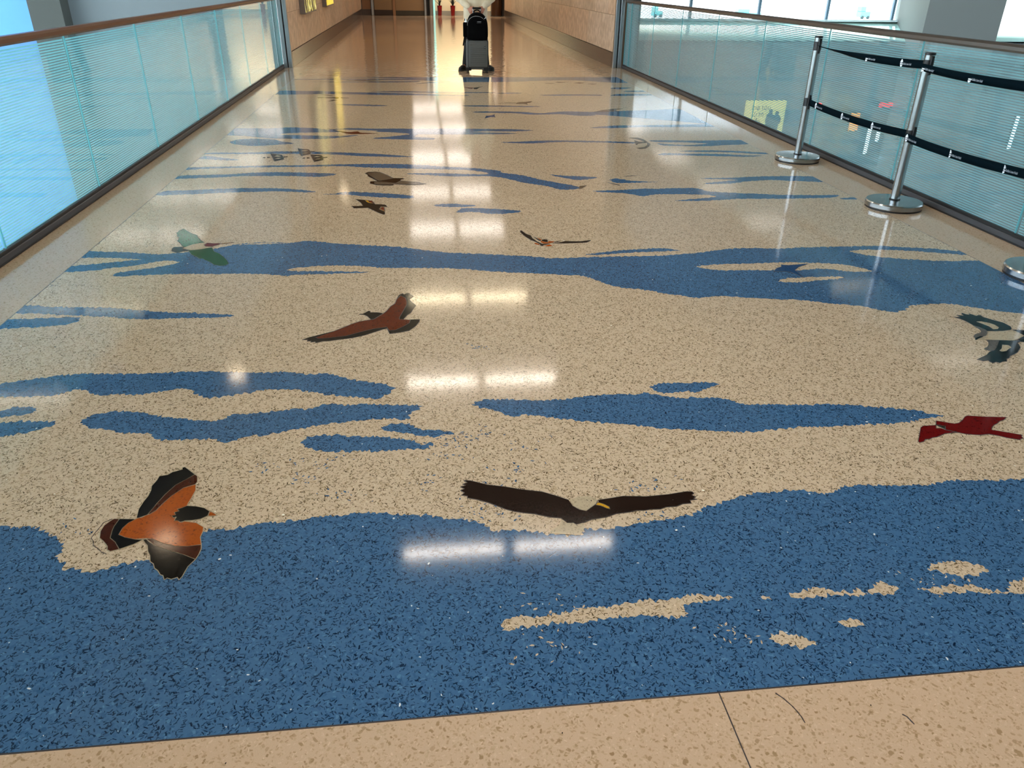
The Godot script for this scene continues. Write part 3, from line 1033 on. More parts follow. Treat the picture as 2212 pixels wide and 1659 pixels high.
func pillow(p: PackedVector2Array, depth: float, bevel: float, steps := 4, c := Vector2.ZERO) -> ArrayMesh:
	# an outline in x, y given thickness in z, its front and back edges rounded
	var st := new_st()
	st.set_smooth_group(0)
	var rings := []
	for side in [-1.0, 1.0]:
		for i in steps + 1:
			var t: float = i / float(steps) if side < 0 else 1.0 - i / float(steps)
			var a := t * PI * 0.5
			var inset := bevel * (1.0 - sin(a))
			var z: float = side * (depth * 0.5 - bevel * (1.0 - cos(a))) if true else 0.0
			var ring := []
			for v in p:
				var dlt := v - c
				var l := maxf(dlt.length(), 0.001)
				ring.append(Vector3(c.x + dlt.x * (1.0 - inset / l), c.y + dlt.y * (1.0 - inset / l), side * (depth * 0.5 - bevel + bevel * cos(a))))
			rings.append(ring)
	for i in rings.size() - 1:
		for k in p.size():
			var m := (k + 1) % p.size()
			quad(st, rings[i][k], rings[i + 1][k], rings[i + 1][m], rings[i][m])
	for e in [0, rings.size() - 1]:
		var ring: Array = rings[e]
		var mid := Vector3(c.x, c.y, ring[0].z)
		for k in p.size():
			var m := (k + 1) % p.size()
			for v in ([mid, ring[k], ring[m]] if e == 0 else [mid, ring[m], ring[k]]):
				st.add_vertex(v)
	st.index()
	st.generate_normals()
	return st.commit()


func suitcase_and_backpack() -> void:
	var grey := mat("case_shell", Color(0.34, 0.34, 0.325), 0.42)
	var blk: StandardMaterial3D = mats.plastic_black
	var s := thing("suitcase", "dark grey ribbed cabin suitcase standing upright under the black backpack", "suitcase", Vector3(0.955, 0, -13.78), -0.05)
	obj("shell", pillow(rounded_rect(0.37, 0.46, 0.035), 0.22, 0.025), grey, s, Vector3(0, 0.285, 0))
	obj("front_seam", pillow(rounded_rect(0.335, 0.425, 0.03), 0.012, 0.003), blk, s, Vector3(0.012, 0.295, 0.108))
	var door := obj("front_panel", pillow(rounded_rect(0.315, 0.405, 0.025), 0.016, 0.005), grey, s, Vector3(0.012, 0.295, 0.109))
	for i in 13:
		obj("rib", span(-0.135, 0.135, -0.008, 0.008, -0.003, 0.004, 0.0035), grey, door, Vector3(0, -0.175 + i * 0.0292, 0.008))
	obj("badge", span(-0.014, 0.014, -0.016, 0.016, -0.002, 0.005, 0.002), blk, s, Vector3(0.125, 0.395, 0.122))
	obj("badge_mark", span(-0.009, 0.009, -0.002, 0.002, 0, 0.001), mats.print_white, s, Vector3(0.125, 0.395, 0.127))
	for y in [0.43, 0.15]:
		obj("side_stud", span(-0.006, 0.004, -0.012, 0.012, -0.012, 0.012, 0.003), blk, s, Vector3(-0.185, y, 0.055))
	for x in [-0.145, 0.145]:
		for z in [-0.075, 0.085]:
			var w := obj("wheel_housing", span(-0.045, 0.045, -0.02, 0.03, -0.032, 0.03, 0.008), blk, s, Vector3(x, 0.06, z))
			for d in [-0.012, 0.012]:
				obj("wheel", wheel(0.026, 0.014), blk, w, Vector3(d + signf(x) * 0.012, -0.034, 0))
	for x in [-0.06, 0.06]:
		obj("handle_rod", tube([Vector3(x, 0.50, -0.10), Vector3(x, 0.96, -0.10)], 0.007, 10), mats.steel, s)
	obj("handle_grip", span(-0.075, 0.075, 0.955, 0.985, -0.118, -0.084, 0.012), blk, s)
	# backpack
	var cloth := mat("pack_black", Color(0.010, 0.011, 0.012), 0.9, 0.0, 0.2)
	var b := thing("backpack", "black dome-topped backpack with grey zip and small pale print, set on the suitcase", "backpack", Vector3(0.955, 0.518, -13.735), -0.05)
	var p := PackedVector2Array()
	for v in [[0.165, 0.0], [0.175, 0.05], [0.172, 0.20], [0.158, 0.28], [0.125, 0.345], [0.07, 0.385], [0.0, 0.398], [-0.07, 0.385], [-0.125, 0.345], [-0.158, 0.28], [-0.172, 0.20], [-0.175, 0.05], [-0.165, 0.0], [-0.10, -0.008], [0.10, -0.008]]:
		p.append(Vector2(v[0], v[1]))
	obj("body", pillow(smooth_edge(p, 0.03), 0.20, 0.05, 5, Vector2(0, 0.18)), cloth, b)
	var q := PackedVector2Array()
	for v in p:
		q.append(Vector2(v.x * 0.88 - 0.005, v.y * 0.86))
	obj("front_pocket", pillow(smooth_edge(q, 0.03), 0.05, 0.022, 4, Vector2(0, 0.16)), cloth, b, Vector3(0, 0, 0.092))
	var zp := []
	for i in 15:
		var a := PI * (1.02 - i / 14.0 * 0.80)
		zp.append(Vector3(cos(a) * 0.155 - 0.005, 0.215 + sin(a) * (0.142 - 0.02 * i / 14.0), 0.104 - 0.012 * absf(cos(a))))
	obj("zip", tube(zp, 0.004, 6), mat("zip_grey", Color(0.55, 0.55, 0.54), 0.5), b)
	obj("zip_pull", span(-0.004, 0.004, -0.014, 0.014, -0.003, 0.003, 0.001), mats.print_white, b, Vector3(0.128, 0.318, 0.105), Vector3(0, 0, -0.7))
	for k in 2:
		obj("printed_line", span(-0.034 - 0.004 * k, 0.034, -0.004 + 0.0015 * k, 0.004 - 0.0015 * k, 0, 0.001), mat("print_dim", Color(0.50, 0.50, 0.50), 0.7) if k == 0 else mat("print_dimmer", Color(0.24, 0.24, 0.24), 0.7), b, Vector3(0.03, 0.262 - 0.018 * k, 0.1175))
	var hd := []
	for i in 9:
		var a := PI * i / 8.0
		hd.append(Vector3(cos(a) * 0.055, 0.385 + sin(a) * 0.045, -0.03))
	obj("grab_handle", tube(hd, 0.009, 8), cloth, b)
	obj("side_pocket", pillow(rounded_rect(0.085, 0.22, 0.02), 0.14, 0.03), cloth, b, Vector3(-0.188, 0.14, 0.0))
	obj("strap", tube([Vector3(-0.195, 0.30, -0.03), Vector3(-0.205, 0.15, -0.02), Vector3(-0.212, 0.02, 0.0), Vector3(-0.235, -0.10, 0.02)], [0.012, 0.011, 0.009, 0.009], 8), cloth, b)
	obj("strap", tube([Vector3(-0.18, 0.10, 0.04), Vector3(-0.195, 0.0, 0.05), Vector3(-0.20, -0.05, 0.05)], 0.008, 8), cloth, b)
	var bot := thing("bottle", "small white-capped bottle in the side pocket of the black backpack", "bottle", Vector3(0.775, 0.62, -13.74))
	obj("flask", lathe([Vector2(0, 0), Vector2(0.028, 0.0), Vector2(0.03, 0.01), Vector2(0.03, 0.13), Vector2(0.018, 0.15), Vector2(0, 0.15)], 20), mat("flask_dark", Color(0.05, 0.05, 0.055), 0.3), bot)
	obj("cap", lathe([Vector2(0, 0.142), Vector2(0.03, 0.142), Vector2(0.026, 0.165), Vector2(0.014, 0.175), Vector2(0.013, 0.20), Vector2(0, 0.205)], 20), mat("cap_white", Color(0.92, 0.92, 0.9), 0.4), bot)


func wheel(r: float, w: float) -> ArrayMesh:
	var st := new_st()
	for k in 18:
		var a := TAU * k / 18.0
		var b := TAU * (k + 1) / 18.0
		var p := [Vector3(-w * 0.5, cos(a) * r, sin(a) * r), Vector3(w * 0.5, cos(a) * r, sin(a) * r), Vector3(w * 0.5, cos(b) * r, sin(b) * r), Vector3(-w * 0.5, cos(b) * r, sin(b) * r)]
		quad(st, p[0], p[3], p[2], p[1])
		for v in [Vector3(-w * 0.5, 0, 0), p[3], p[0], Vector3(w * 0.5, 0, 0), p[1], p[2]]:
			st.add_vertex(v)
	return done(st)


# ---------------------------------------------------------------- the person

func blend(bones: Array, cell: float, k: float) -> ArrayMesh:
	# bones: [from, to, radius from, radius to]; the joined tapered capsules meshed as surface nets
	var lo := Vector3.ONE * 1e9
	var hi := -lo
	for b in bones:
		var r: float = maxf(b[2], b[3]) + k + 2.0 * cell
		lo = lo.min((b[0] as Vector3).min(b[1]) - Vector3.ONE * r)
		hi = hi.max((b[0] as Vector3).max(b[1]) + Vector3.ONE * r)
	var nx := int((hi.x - lo.x) / cell) + 2
	var ny := int((hi.y - lo.y) / cell) + 2
	var nz := int((hi.z - lo.z) / cell) + 2
	var f := PackedFloat32Array()
	f.resize(nx * ny * nz)
	f.fill(1.0)
	for b in bones:
		var pa: Vector3 = b[0]
		var ba: Vector3 = b[1] - pa
		var ra: float = b[2]
		var rb: float = b[3]
		var r := maxf(ra, rb) + k + cell
		var l2 := maxf(ba.length_squared(), 1e-9)
		var i0 := Vector3i(((pa.min(b[1]) - Vector3.ONE * r) - lo) / cell)
		var i1 := Vector3i(((pa.max(b[1]) + Vector3.ONE * r) - lo) / cell) + Vector3i.ONE
		for z in range(maxi(i0.z, 0), mini(i1.z, nz)):
			for y in range(maxi(i0.y, 0), mini(i1.y, ny)):
				var row := (z * ny + y) * nx
				for x in range(maxi(i0.x, 0), mini(i1.x, nx)):
					var p := lo + Vector3(x, y, z) * cell - pa
					var h := clampf(p.dot(ba) / l2, 0.0, 1.0)
					var d := (p - ba * h).length() - lerpf(ra, rb, h)
					var o := f[row + x]
					var e := maxf(k - absf(o - d), 0.0) / k
					f[row + x] = minf(o, d) - e * e * k * 0.25
	var st := new_st()
	st.set_smooth_group(0)
	var at := PackedInt32Array()
	at.resize(nx * ny * nz)
	at.fill(-1)
	var count := 0
	for z in nz - 1:
		for y in ny - 1:
			for x in nx - 1:
				var o := (z * ny + y) * nx + x
				var inside := 0
				for c in 8:
					if f[o + (c & 1) + ((c >> 1) & 1) * nx + (c >> 2) * nx * ny] < 0.0:
						inside += 1
				if inside == 0 or inside == 8:
					continue
				var sum := Vector3.ZERO
				var n := 0
				for e in 12:
					var ax := e / 4
					var q := e % 4
					var s := Vector3i.ZERO
					s[(ax + 1) % 3] = q & 1
					s[(ax + 2) % 3] = q >> 1
					var t := s
					t[ax] = 1
					var va := f[o + s.x + s.y * nx + s.z * nx * ny]
					var vb := f[o + t.x + t.y * nx + t.z * nx * ny]
					if (va < 0.0) != (vb < 0.0):
						sum += Vector3(s).lerp(Vector3(t), va / (va - vb))
						n += 1
				st.add_vertex(lo + (Vector3(x, y, z) + sum / n) * cell)
				at[o] = count
				count += 1
	var step := [1, nx, nx * ny]
	for z in range(1, nz - 1):
		for y in range(1, ny - 1):
			for x in range(1, nx - 1):
				var o := (z * ny + y) * nx + x
				for ax in 3:
					var va := f[o]
					var vb := f[o + step[ax]]
					if (va < 0.0) == (vb < 0.0):
						continue
					var u: int = step[(ax + 1) % 3]
					var w: int = step[(ax + 2) % 3]
					var a := at[o - u - w]
					var b := at[o - w]
					var c := at[o]
					var d := at[o - u]
					if a < 0 or b < 0 or c < 0 or d < 0:
						continue
					var order := [a, c, b, a, d, c] if va < 0.0 else [a, b, c, a, c, d]
					for v in order:
						st.add_index(v)
	st.generate_normals()
	return st.commit()


func join(meshes: Array) -> ArrayMesh:
	var st := new_st()
	for m in meshes:
		st.append_from(m, 0, Transform3D())
	return st.commit()


func person() -> void:
	var o := thing("person", "person in a cream sweater and black trousers holding the luggage with both hands", "person", Vector3(0.955, 0, -14.12))
	var skin := mat("skin", Color(0.66, 0.44, 0.34), 0.55)
	skin.subsurf_scatter_enabled = true
	skin.subsurf_scatter_strength = 0.1
	var knit := mat("cream_knit", Color(0.80, 0.74, 0.63), 0.9)
	var black := mat("trouser_black", Color(0.02, 0.021, 0.024), 0.8)
	var bones := []
	var sweater := []
	var trousers := []
	for s in [-1.0, 1.0]:
		var hip := Vector3(s * 0.09, 0.86, 0)
		var knee := Vector3(s * 0.12, 0.47, 0.02)
		var ankle := Vector3(s * 0.17, 0.09, -0.02)
		bones += [[hip, knee, 0.075, 0.052], [knee, ankle, 0.05, 0.036], [ankle, ankle + Vector3(s * 0.07, -0.045, 0.10), 0.035, 0.026]]
		trousers += [[hip, knee, 0.095, 0.075], [knee, Vector3(s * 0.172, 0.10, -0.015), 0.072, 0.062]]
		var shoulder := Vector3(s * 0.17, 1.36, -0.01)
		var elbow := Vector3(s * 0.275, 1.11, 0.0)
		var wrist := Vector3(s * 0.125, 0.985, 0.17)
		bones += [[shoulder, elbow, 0.045, 0.036], [elbow, wrist, 0.036, 0.024]]
		sweater += [[shoulder, elbow, 0.074, 0.058], [elbow, elbow.lerp(wrist, 0.55), 0.056, 0.052], [elbow.lerp(wrist, 0.55), elbow.lerp(wrist, 0.86), 0.052, 0.044], [elbow.lerp(wrist, 0.86), elbow.lerp(wrist, 0.98), 0.038, 0.038], [Vector3(0, 1.38, -0.01), shoulder, 0.07, 0.075]]
	bones += [[Vector3(0, 0.88, 0), Vector3(0, 1.10, 0), 0.12, 0.11], [Vector3(0, 1.10, 0), Vector3(0, 1.32, 0), 0.11, 0.12], [Vector3(-0.15, 1.36, -0.01), Vector3(0.15, 1.36, -0.01), 0.05, 0.05], [Vector3(0, 1.36, -0.01), Vector3(0, 1.48, 0.01), 0.055, 0.05]]
	sweater += [[Vector3(0, 0.84, 0.01), Vector3(0, 1.08, 0.015), 0.13, 0.12], [Vector3(0, 1.08, 0.015), Vector3(0, 1.32, 0.0), 0.12, 0.105]]
	for s in [-1.0, 1.0]:
		sweater += [[Vector3(s * 0.075, 0.82, 0.0), Vector3(s * 0.085, 1.05, 0.0), 0.125, 0.115], [Vector3(s * 0.085, 1.05, 0), Vector3(s * 0.08, 1.30, 0), 0.115, 0.11]]
		trousers += [[Vector3(0, 0.87, 0), Vector3(s * 0.08, 0.85, 0), 0.105, 0.10]]
	var head := []
	var hc := Vector3(0, 1.575, 0.03)
	head += [[hc + Vector3(0, 0.035, -0.015), hc + Vector3(0, 0.02, 0.0), 0.088, 0.085], [hc + Vector3(0, -0.02, 0.02), hc + Vector3(0, -0.075, 0.045), 0.065, 0.036], [hc + Vector3(0, 0.0, 0.095), hc + Vector3(0, -0.025, 0.108), 0.009, 0.012], [Vector3(0, 1.44, 0.0), hc + Vector3(0, -0.04, 0.0), 0.05, 0.055]]
	for s in [-1.0, 1.0]:
		head += [[hc + Vector3(s * 0.082, 0.01, 0.0), hc + Vector3(s * 0.086, -0.03, 0.005), 0.016, 0.010], [hc + Vector3(s * 0.02, -0.045, 0.088), hc + Vector3(0, -0.045, 0.094), 0.008, 0.009]]
	var meshes := [blend(bones, 0.013, 0.03), blend(head, 0.006, 0.015)]
	for s in [-1.0, 1.0]:
		meshes.append(hand(Vector3(s * 0.125, 0.985, 0.17), s))
	obj("body", join(meshes), skin, o)
	obj("sweater", blend(sweater, 0.012, 0.025), knit, o)
	for s in [-1.0, 1.0]:
		var w := Vector3(s * 0.275, 1.11, 0.0).lerp(Vector3(s * 0.125, 0.985, 0.17), 0.97)
		var d := (Vector3(s * 0.125, 0.985, 0.17) - Vector3(s * 0.275, 1.11, 0.0)).normalized()
		obj("cuff", tube([w - d * 0.045, w - d * 0.03, w, w + d * 0.012], [0.038, 0.043, 0.041, 0.036], 16), knit, o)
	obj("trousers", blend(trousers, 0.016, 0.05), black, o)
	obj("hair", blend([[hc + Vector3(0, 0.045, -0.025), hc + Vector3(0, 0.05, -0.005), 0.093, 0.09], [hc + Vector3(-0.06, 0.02, -0.04), hc + Vector3(-0.085, -0.18, -0.05), 0.05, 0.035], [hc + Vector3(0.06, 0.02, -0.04), hc + Vector3(0.085, -0.18, -0.05), 0.05, 0.035], [hc + Vector3(0, 0.0, -0.05), hc + Vector3(0, -0.2, -0.07), 0.075, 0.06]], 0.009, 0.03), mat("hair_dark", Color(0.09, 0.06, 0.045), 0.6), o)
	for s in [-1.0, 1.0]:
		obj("eye", pillow(rounded_rect(0.022, 0.011, 0.005), 0.006, 0.002), mat("eye_dark", Color(0.05, 0.04, 0.035), 0.3), o, hc + Vector3(s * 0.032, 0.008, 0.082))
		var sh := obj("shoe", blend([[Vector3(0, 0.05, -0.06), Vector3(0, 0.045, 0.09), 0.042, 0.040], [Vector3(0, 0.045, 0.09), Vector3(0, 0.038, 0.165), 0.040, 0.034], [Vector3(0, 0.07, -0.04), Vector3(0, 0.12, -0.045), 0.05, 0.05]], 0.009, 0.03), mat("shoe_black", Color(0.015, 0.015, 0.016), 0.6), o, Vector3(s * 0.185, 0.0, -0.02), Vector3(0, s * 0.55, 0))
		obj("sole", pillow(rounded_rect(0.095, 0.29, 0.045), 0.026, 0.006), mats.gasket, sh, Vector3(0, 0.014, 0.05), Vector3(PI * 0.5, 0, 0))


func hand(wrist: Vector3, s: float) -> ArrayMesh:
	# palm, four fingers curled down over the grip and a thumb from the side
	var d := Vector3(-s * 0.45, -0.62, 0.50).normalized()
	var across := Vector3(-s * 0.75, 0.55, 0.15)
	across = (across - d * across.dot(d)).normalized()
	var down := d.cross(across).normalized() * s
	if down.y > 0:
		down = -down
	var b := []
	var base := wrist + d * 0.015
	for i in 4:
		var off: float = [-0.030, -0.010, 0.010, 0.030][i]
		b.append([base + across * off * 0.6, base + d * 0.07 + across * off, 0.017, 0.0125])
		var k := base + d * 0.075 + across * off
		var l: float = [0.030, 0.037, 0.040, 0.036][i]
		var c1 := k + (d * 0.85 + down * 0.5).normalized() * l
		var c2 := c1 + (d * 0.45 + down * 0.9).normalized() * l * 0.75
		var c3 := c2 + (d * 0.0 + down).normalized() * l * 0.55
		b.append([k, c1, 0.0095, 0.009])
		b.append([c1, c2, 0.009, 0.008])
		b.append([c2, c3, 0.008, 0.007])
	var t0 := base + d * 0.02 + across * 0.028
	var t1 := t0 + (across * 0.75 + d * 0.6).normalized() * 0.04
	var t2 := t1 + (d * 0.9 + across * 0.1 + down * 0.4).normalized() * 0.03
	b.append([t0, t1, 0.014, 0.011])
	b.append([t1, t2, 0.0105, 0.0085])
	return blend(b, 0.0035, 0.007)


# ---------------------------------------------------------------- ceiling lights

func ceiling_lights() -> void:
	# rows of two panels: centre z, length along the bridge
	var rows := [[-5.30, 0.08], [-8.52, 0.11], [-11.35, 0.07], [-15.1, 0.8], [-18.1, 0.9], [-21.9, 1.6], [-26.4, 1.5], [-31.0, 1.6], [-2.0, 0.15], [1.3, 0.15]]
	for k in rows.size():
		for side in 2:
			var x: float = 0.12 if side == 0 else 1.10
			var z: float = rows[k][0]
			var w: float = rows[k][1]
			var warm: float = 1.0 if k == 2 else 0.3
			var c := Color(1.0, 0.955, 0.925).lerp(Color(1.0, 0.90, 0.66), warm * 0.6) if k < 3 else Color(1.0, 0.955, 0.91)
			var place: String = ["over the foreground blue", "over the middle of the mural", "over the far part of the mural", "just inside the corridor", "second inside the corridor", "third inside the corridor", "fourth inside the corridor", "last before the corridor end", "above the camera", "behind the camera"][k]
			var t := thing("ceiling_light", "flat white ceiling light %s, %s of its pair" % [place, ["left", "right"][side]], "ceiling light", Vector3(x, CEIL, z), 0.0, "ceiling lights in pairs")
			obj("frame", span(-0.46, 0.46, -0.012, 0.0, -w * 0.5 - 0.02, w * 0.5 + 0.02, 0.003), mats.print_white, t)
			var power: float = 13.0 if w < 0.3 else (0.45 if k < 5 else 0.4)
			obj("diffuser", span(-0.44, 0.44, -0.016, -0.0125, -w * 0.5, w * 0.5), glow("light_%d" % k, c, power), t)
			var al := AreaLight3D.new()
			al.name = "panel_light"
			al.area_size = Vector2(0.88, w)
			al.position.y = -0.02
			al.rotation_degrees.x = -90
			al.light_color = c
			al.light_energy = 1.0 if w < 0.3 else (1.25 if k < 5 else 2.0)
			al.shadow_enabled = true
			t.add_child(al)


	var spots := [Vector3(-2.46, CEIL, -5.72), Vector3(-2.48, CEIL, -8.95), Vector3(-2.52, CEIL, -18.3)]
	for k in 3:
		var d := thing("downlight", "small round downlight at the left ceiling edge, %s" % ["nearest the camera", "over the middle of the mural", "far along the corridor"][k], "ceiling light", spots[k], 0.0, "round downlights")
		if k == 2:
			d.position = Vector3(-1.9, CEIL, -18.3)
		obj("trim_ring", lathe([Vector2(0.105, -0.001), Vector2(0.105, -0.012), Vector2(0.135, -0.008), Vector2(0.135, 0.0)], 32), mats.print_white, d)
		obj("lens", lathe([Vector2(0.0, -0.006), Vector2(0.104, -0.006), Vector2(0.104, -0.002), Vector2(0.0, -0.002)], 32), glow("downlight_glow", Color(1.0, 0.9, 0.76), 22.0), d)
		var sp := SpotLight3D.new()
		sp.name = "downlight_beam"
		sp.position.y = -0.03
		sp.rotation_degrees.x = -90
		sp.spot_angle = 50
		sp.spot_range = 20.0
		sp.spot_attenuation = 2.0
		sp.light_size = 0.1
		sp.light_color = Color(1.0, 0.9, 0.76)
		sp.light_energy = 0.6
		sp.shadow_enabled = true
		d.add_child(sp)


# ---------------------------------------------------------------- traced outlines, in millimetres on the floor (x, z)

func blue_shapes() -> Array:
	var out := []
	out.append(P([-1507,-1937,-1272,-1914,-1238,-1908,-1180,-1903,-1128,-1876,-1087,-1838,-1060,-1813,-1058,-1780,-1045,-1750,-1024,-1731,-1017,-1709,-993,-1706,-965,-1695,-935,-1687,-906,-1698,-873,-1709,-839,-1720,-799,-1728,-740,-1764,-679,-1833,-612,-1840,-528,-1856,-454,-1860,-353,-1872,-284,-1877,-222,-1877,-110,-1863,-5,-1839,92,-1813,131,-1781,170,-1753,183,-1754,232,-1755,318,-1728,362,-1721,409,-1714,428,-1741,479,-1734,560,-1745,634,-1758,709,-1765,760,-1777,800,-1799,806,-1806,881,-1829,976,-1862,1071,-1865,1136,-1867,1212,-1840,1289,-1865,1384,-1872,1488,-1858,1580,-1857,1648,-1868,1748,-1862,1907,-1856,2215,-1851,2937,-1880,4423,-1861,2796,-912,1024,-686,-805,-877,-1613,-1044]))
	out.append(P([-2050,-2799,-1726,-2827,-1690,-2841,-1611,-2861,-1524,-2883,-1404,-2898,-1265,-2885,-1083,-2882,-897,-2874,-739,-2850,-570,-2840,-492,-2813,-431,-2812,-333,-2758,-244,-2724,-178,-2694,-154,-2657,-176,-2621,-219,-2588,-300,-2606,-391,-2631,-474,-2665,-577,-2695,-665,-2694,-707,-2680,-783,-2661,-847,-2653,-900,-2676,-943,-2727,-998,-2734,-1030,-2726,-1119,-2701,-1207,-2709,-1296,-2717,-1345,-2759,-1388,-2758,-1428,-2728,-1510,-2722,-1638,-2726,-1680,-2726,-2013,-2731]))
	out.append(P([-1831,-2618,-1630,-2619,-1589,-2618,-1539,-2644,-1480,-2629,-1464,-2602,-1493,-2583,-1569,-2573,-1609,-2573,-1803,-2566]))
	out.append(P([-1790,-2540,-1591,-2533,-1550,-2530,-1471,-2531,-1389,-2526,-1351,-2512,-1362,-2489,-1420,-2458,-1483,-2433,-1503,-2427,-1538,-2419,-1714,-2394]))
	out.append(P([-1265,-2516,-1259,-2545,-1221,-2563,-1163,-2575,-1075,-2558,-982,-2520,-893,-2495,-806,-2474,-774,-2480,-732,-2514,-677,-2518,-594,-2523,-519,-2538,-467,-2529,-401,-2559,-339,-2549,-274,-2552,-186,-2537,-59,-2519,-50,-2505,-89,-2460,-102,-2419,-144,-2427,-246,-2432,-308,-2425,-411,-2410,-510,-2383,-568,-2364,-647,-2356,-695,-2333,-741,-2326,-781,-2349,-897,-2355,-958,-2365,-1005,-2404,-1093,-2420,-1162,-2450,-1222,-2464]))
	out.append(P([-463,-2305,-435,-2337,-363,-2338,-301,-2324,-219,-2313,-116,-2288,-68,-2264,-43,-2247,-15,-2259,-11,-2240,-44,-2221,-115,-2220,-195,-2220,-352,-2230,-417,-2252,-457,-2285]))
	out.append(P([-184,-2369,-168,-2392,-118,-2395,-76,-2371,-34,-2339,7,-2335,56,-2315,68,-2298,39,-2299,-14,-2298,-76,-2315,-125,-2331,-175,-2344]))
	out.append(P([145,-2509,195,-2541,253,-2540,386,-2519,500,-2518,571,-2530,666,-2541,757,-2532,823,-2536,857,-2523,910,-2495,977,-2484,1060,-2480,1130,-2458,1179,-2416,1270,-2408,1382,-2392,1488,-2388,1588,-2374,1688,-2347,1793,-2321,1839,-2288,1889,-2264,1819,-2257,1709,-2229,1565,-2232,1421,-2230,1310,-2235,1206,-2229,1102,-2220,1008,-2237,925,-2252,821,-2272,701,-2308,618,-2328,536,-2352,454,-2376,392,-2399,336,-2411,284,-2409,255,-2429,202,-2468,168,-2485]))
	out.append(P([855,-2581,897,-2612,967,-2606,1040,-2605,1080,-2608,1130,-2591,1101,-2562,1051,-2541,1016,-2526,970,-2537,920,-2527,881,-2540]))
	out.append(P([-2008,-4564,-1940,-4503,-1745,-4467,-1538,-4414,-1428,-4431,-1335,-4461,-1241,-4493,-1145,-4564,-973,-4592,-823,-4567,-1117,-4557,-973,-4590,-839,-4569,-722,-4605,-563,-4549,-355,-4490,-201,-4455,-69,-4396,51,-4339,151,-4309,299,-4279,447,-4245,594,-4212,689,-4174,730,-4169,980,-4173,1231,-4168,1437,-4176,1600,-4202,1746,-4247,1912,-4267,2101,-4240,2239,-4250,2443,-4251,2714,-4247,2895,-4205,3072,-4158,3271,-4066,3189,-4045,3140,-4053,2975,-4113,2800,-4159,2609,-4181,2517,-4160,2564,-4097,2672,-4030,2827,-3980,2999,-3941,3192,-3933,3530,-3851,3448,-3434,3117,-3040,2890,-3158,2715,-3246,2622,-3310,2492,-3321,2394,-3309,2331,-3259,2263,-3238,2210,-3261,2143,-3321,2001,-3370,1862,-3430,1705,-3457,1553,-3499,1446,-3513,1364,-3500,1286,-3535,1208,-3571,1123,-3630,989,-3681,897,-3783,832,-3864,743,-3884,687,-3899,510,-3939,371,-3967,186,-4029,-3,-4058,-144,-4069,-258,-4084,-334,-4107,-477,-4138,-618,-4140,-727,-4115,-778,-4085,-720,-4064,-600,-4055,-469,-4036,-320,-4021,-375,-4009,-558,-4005,-694,-4008,-756,-3994,-877,-4022,-1017,-4049,-1107,-4048,-1259,-4061,-1404,-4068,-1510,-4066,-1663,-4056,-1666,-4111,-1597,-4138,-1507,-4175,-1383,-4258,-1467,-4295,-1534,-4269,-1629,-4219,-1729,-4193,-1824,-4156,-1998,-4148,-2000,-4225,-1869,-4261,-1761,-4287,-1693,-4305,-1602,-4322,-1709,-4354,-1820,-4375,-2024,-4403]))
	out.append(P([927,-4223,1131,-4278,1330,-4299,1421,-4296,1492,-4250,1381,-4247,1184,-4234,988,-4210]))
	out.append(P([-2009,-3634,-1951,-3673,-1797,-3638,-1600,-3618,-1393,-3566,-1255,-3528,-1123,-3509,-990,-3481,-928,-3459,-981,-3443,-1108,-3449,-1234,-3451,-1358,-3454,-1494,-3490,-1627,-3518,-1726,-3534,-1829,-3560,-2023,-3581]))
	out.append(P([-2028,-3486,-1952,-3504,-1804,-3500,-1653,-3503,-1621,-3468,-1653,-3422,-1764,-3400,-1822,-3397,-1989,-3401]))
	out.append(P([-1977,-6666,-1897,-6708,-1636,-6722,-1331,-6738,-1019,-6734,-706,-6750,-388,-6747,-65,-6699,130,-6620,370,-6552,604,-6438,635,-6352,777,-6260,939,-6070,1100,-5925,1182,-5827,1163,-5774,1028,-5765,938,-5880,789,-5983,684,-6105,582,-6203,454,-6239,212,-6246,74,-6291,-140,-6361,29,-6376,216,-6348,459,-6300,520,-6346,365,-6466,127,-6510,-65,-6543,-276,-6580,-487,-6616,-700,-6677,-1011,-6671,-1320,-6674,-1623,-6659,-1819,-6638,-1962,-6609]))
	out.append(P([-1984,-6322,-1919,-6405,-1767,-6417,-1574,-6427,-1386,-6474,-1188,-6480,-983,-6450,-736,-6399,-731,-6345,-865,-6296,-1067,-6339,-1266,-6351,-1462,-6355,-1649,-6323,-1976,-6292]))
	out.append(P([-1990,-5793,-1907,-5906,-1739,-5917,-1475,-5954,-1198,-5948,-1007,-5908,-811,-5819,-901,-5803,-1089,-5845,-1270,-5838,-1449,-5831,-1666,-5801,-1986,-5778]))
	out.append(P([-748,-5740,-667,-5750,-588,-5793,-439,-5772,-252,-5715,-103,-5650,-103,-5578,-248,-5598,-432,-5654,-572,-5707]))
	out.append(P([1024,-6257,1150,-6208,1368,-6154,1362,-6103,1217,-6060,1118,-6138]))
	out.append(P([1480,-6036,1535,-6092,1631,-6019,1759,-5968,1849,-5954,1706,-5944,1545,-5935,1494,-5957]))
	out.append(P([1275,-5703,1494,-5720,1647,-5741,1795,-5740,2047,-5743,2112,-5700,2158,-5630,2290,-5583,2517,-5530,2697,-5488,2994,-5463,3106,-5449,3005,-5389,2653,-5380,2315,-5397,2165,-5377,1970,-5361,1816,-5382,1938,-5410,2150,-5468,2103,-5527,1937,-5557,1728,-5571,1618,-5522,1569,-5555,1471,-5625,1334,-5661]))
	out.append(P([3066,-5353,3179,-5384,3227,-5342,3112,-5324]))
	out.append(P([2242,-6053,2521,-6062,2801,-6090,3168,-6063,3280,-5936,3242,-5861,2990,-5911,2798,-5958,2575,-5929,2394,-5864,2203,-5876,2371,-5941,2509,-5976,2397,-6013]))
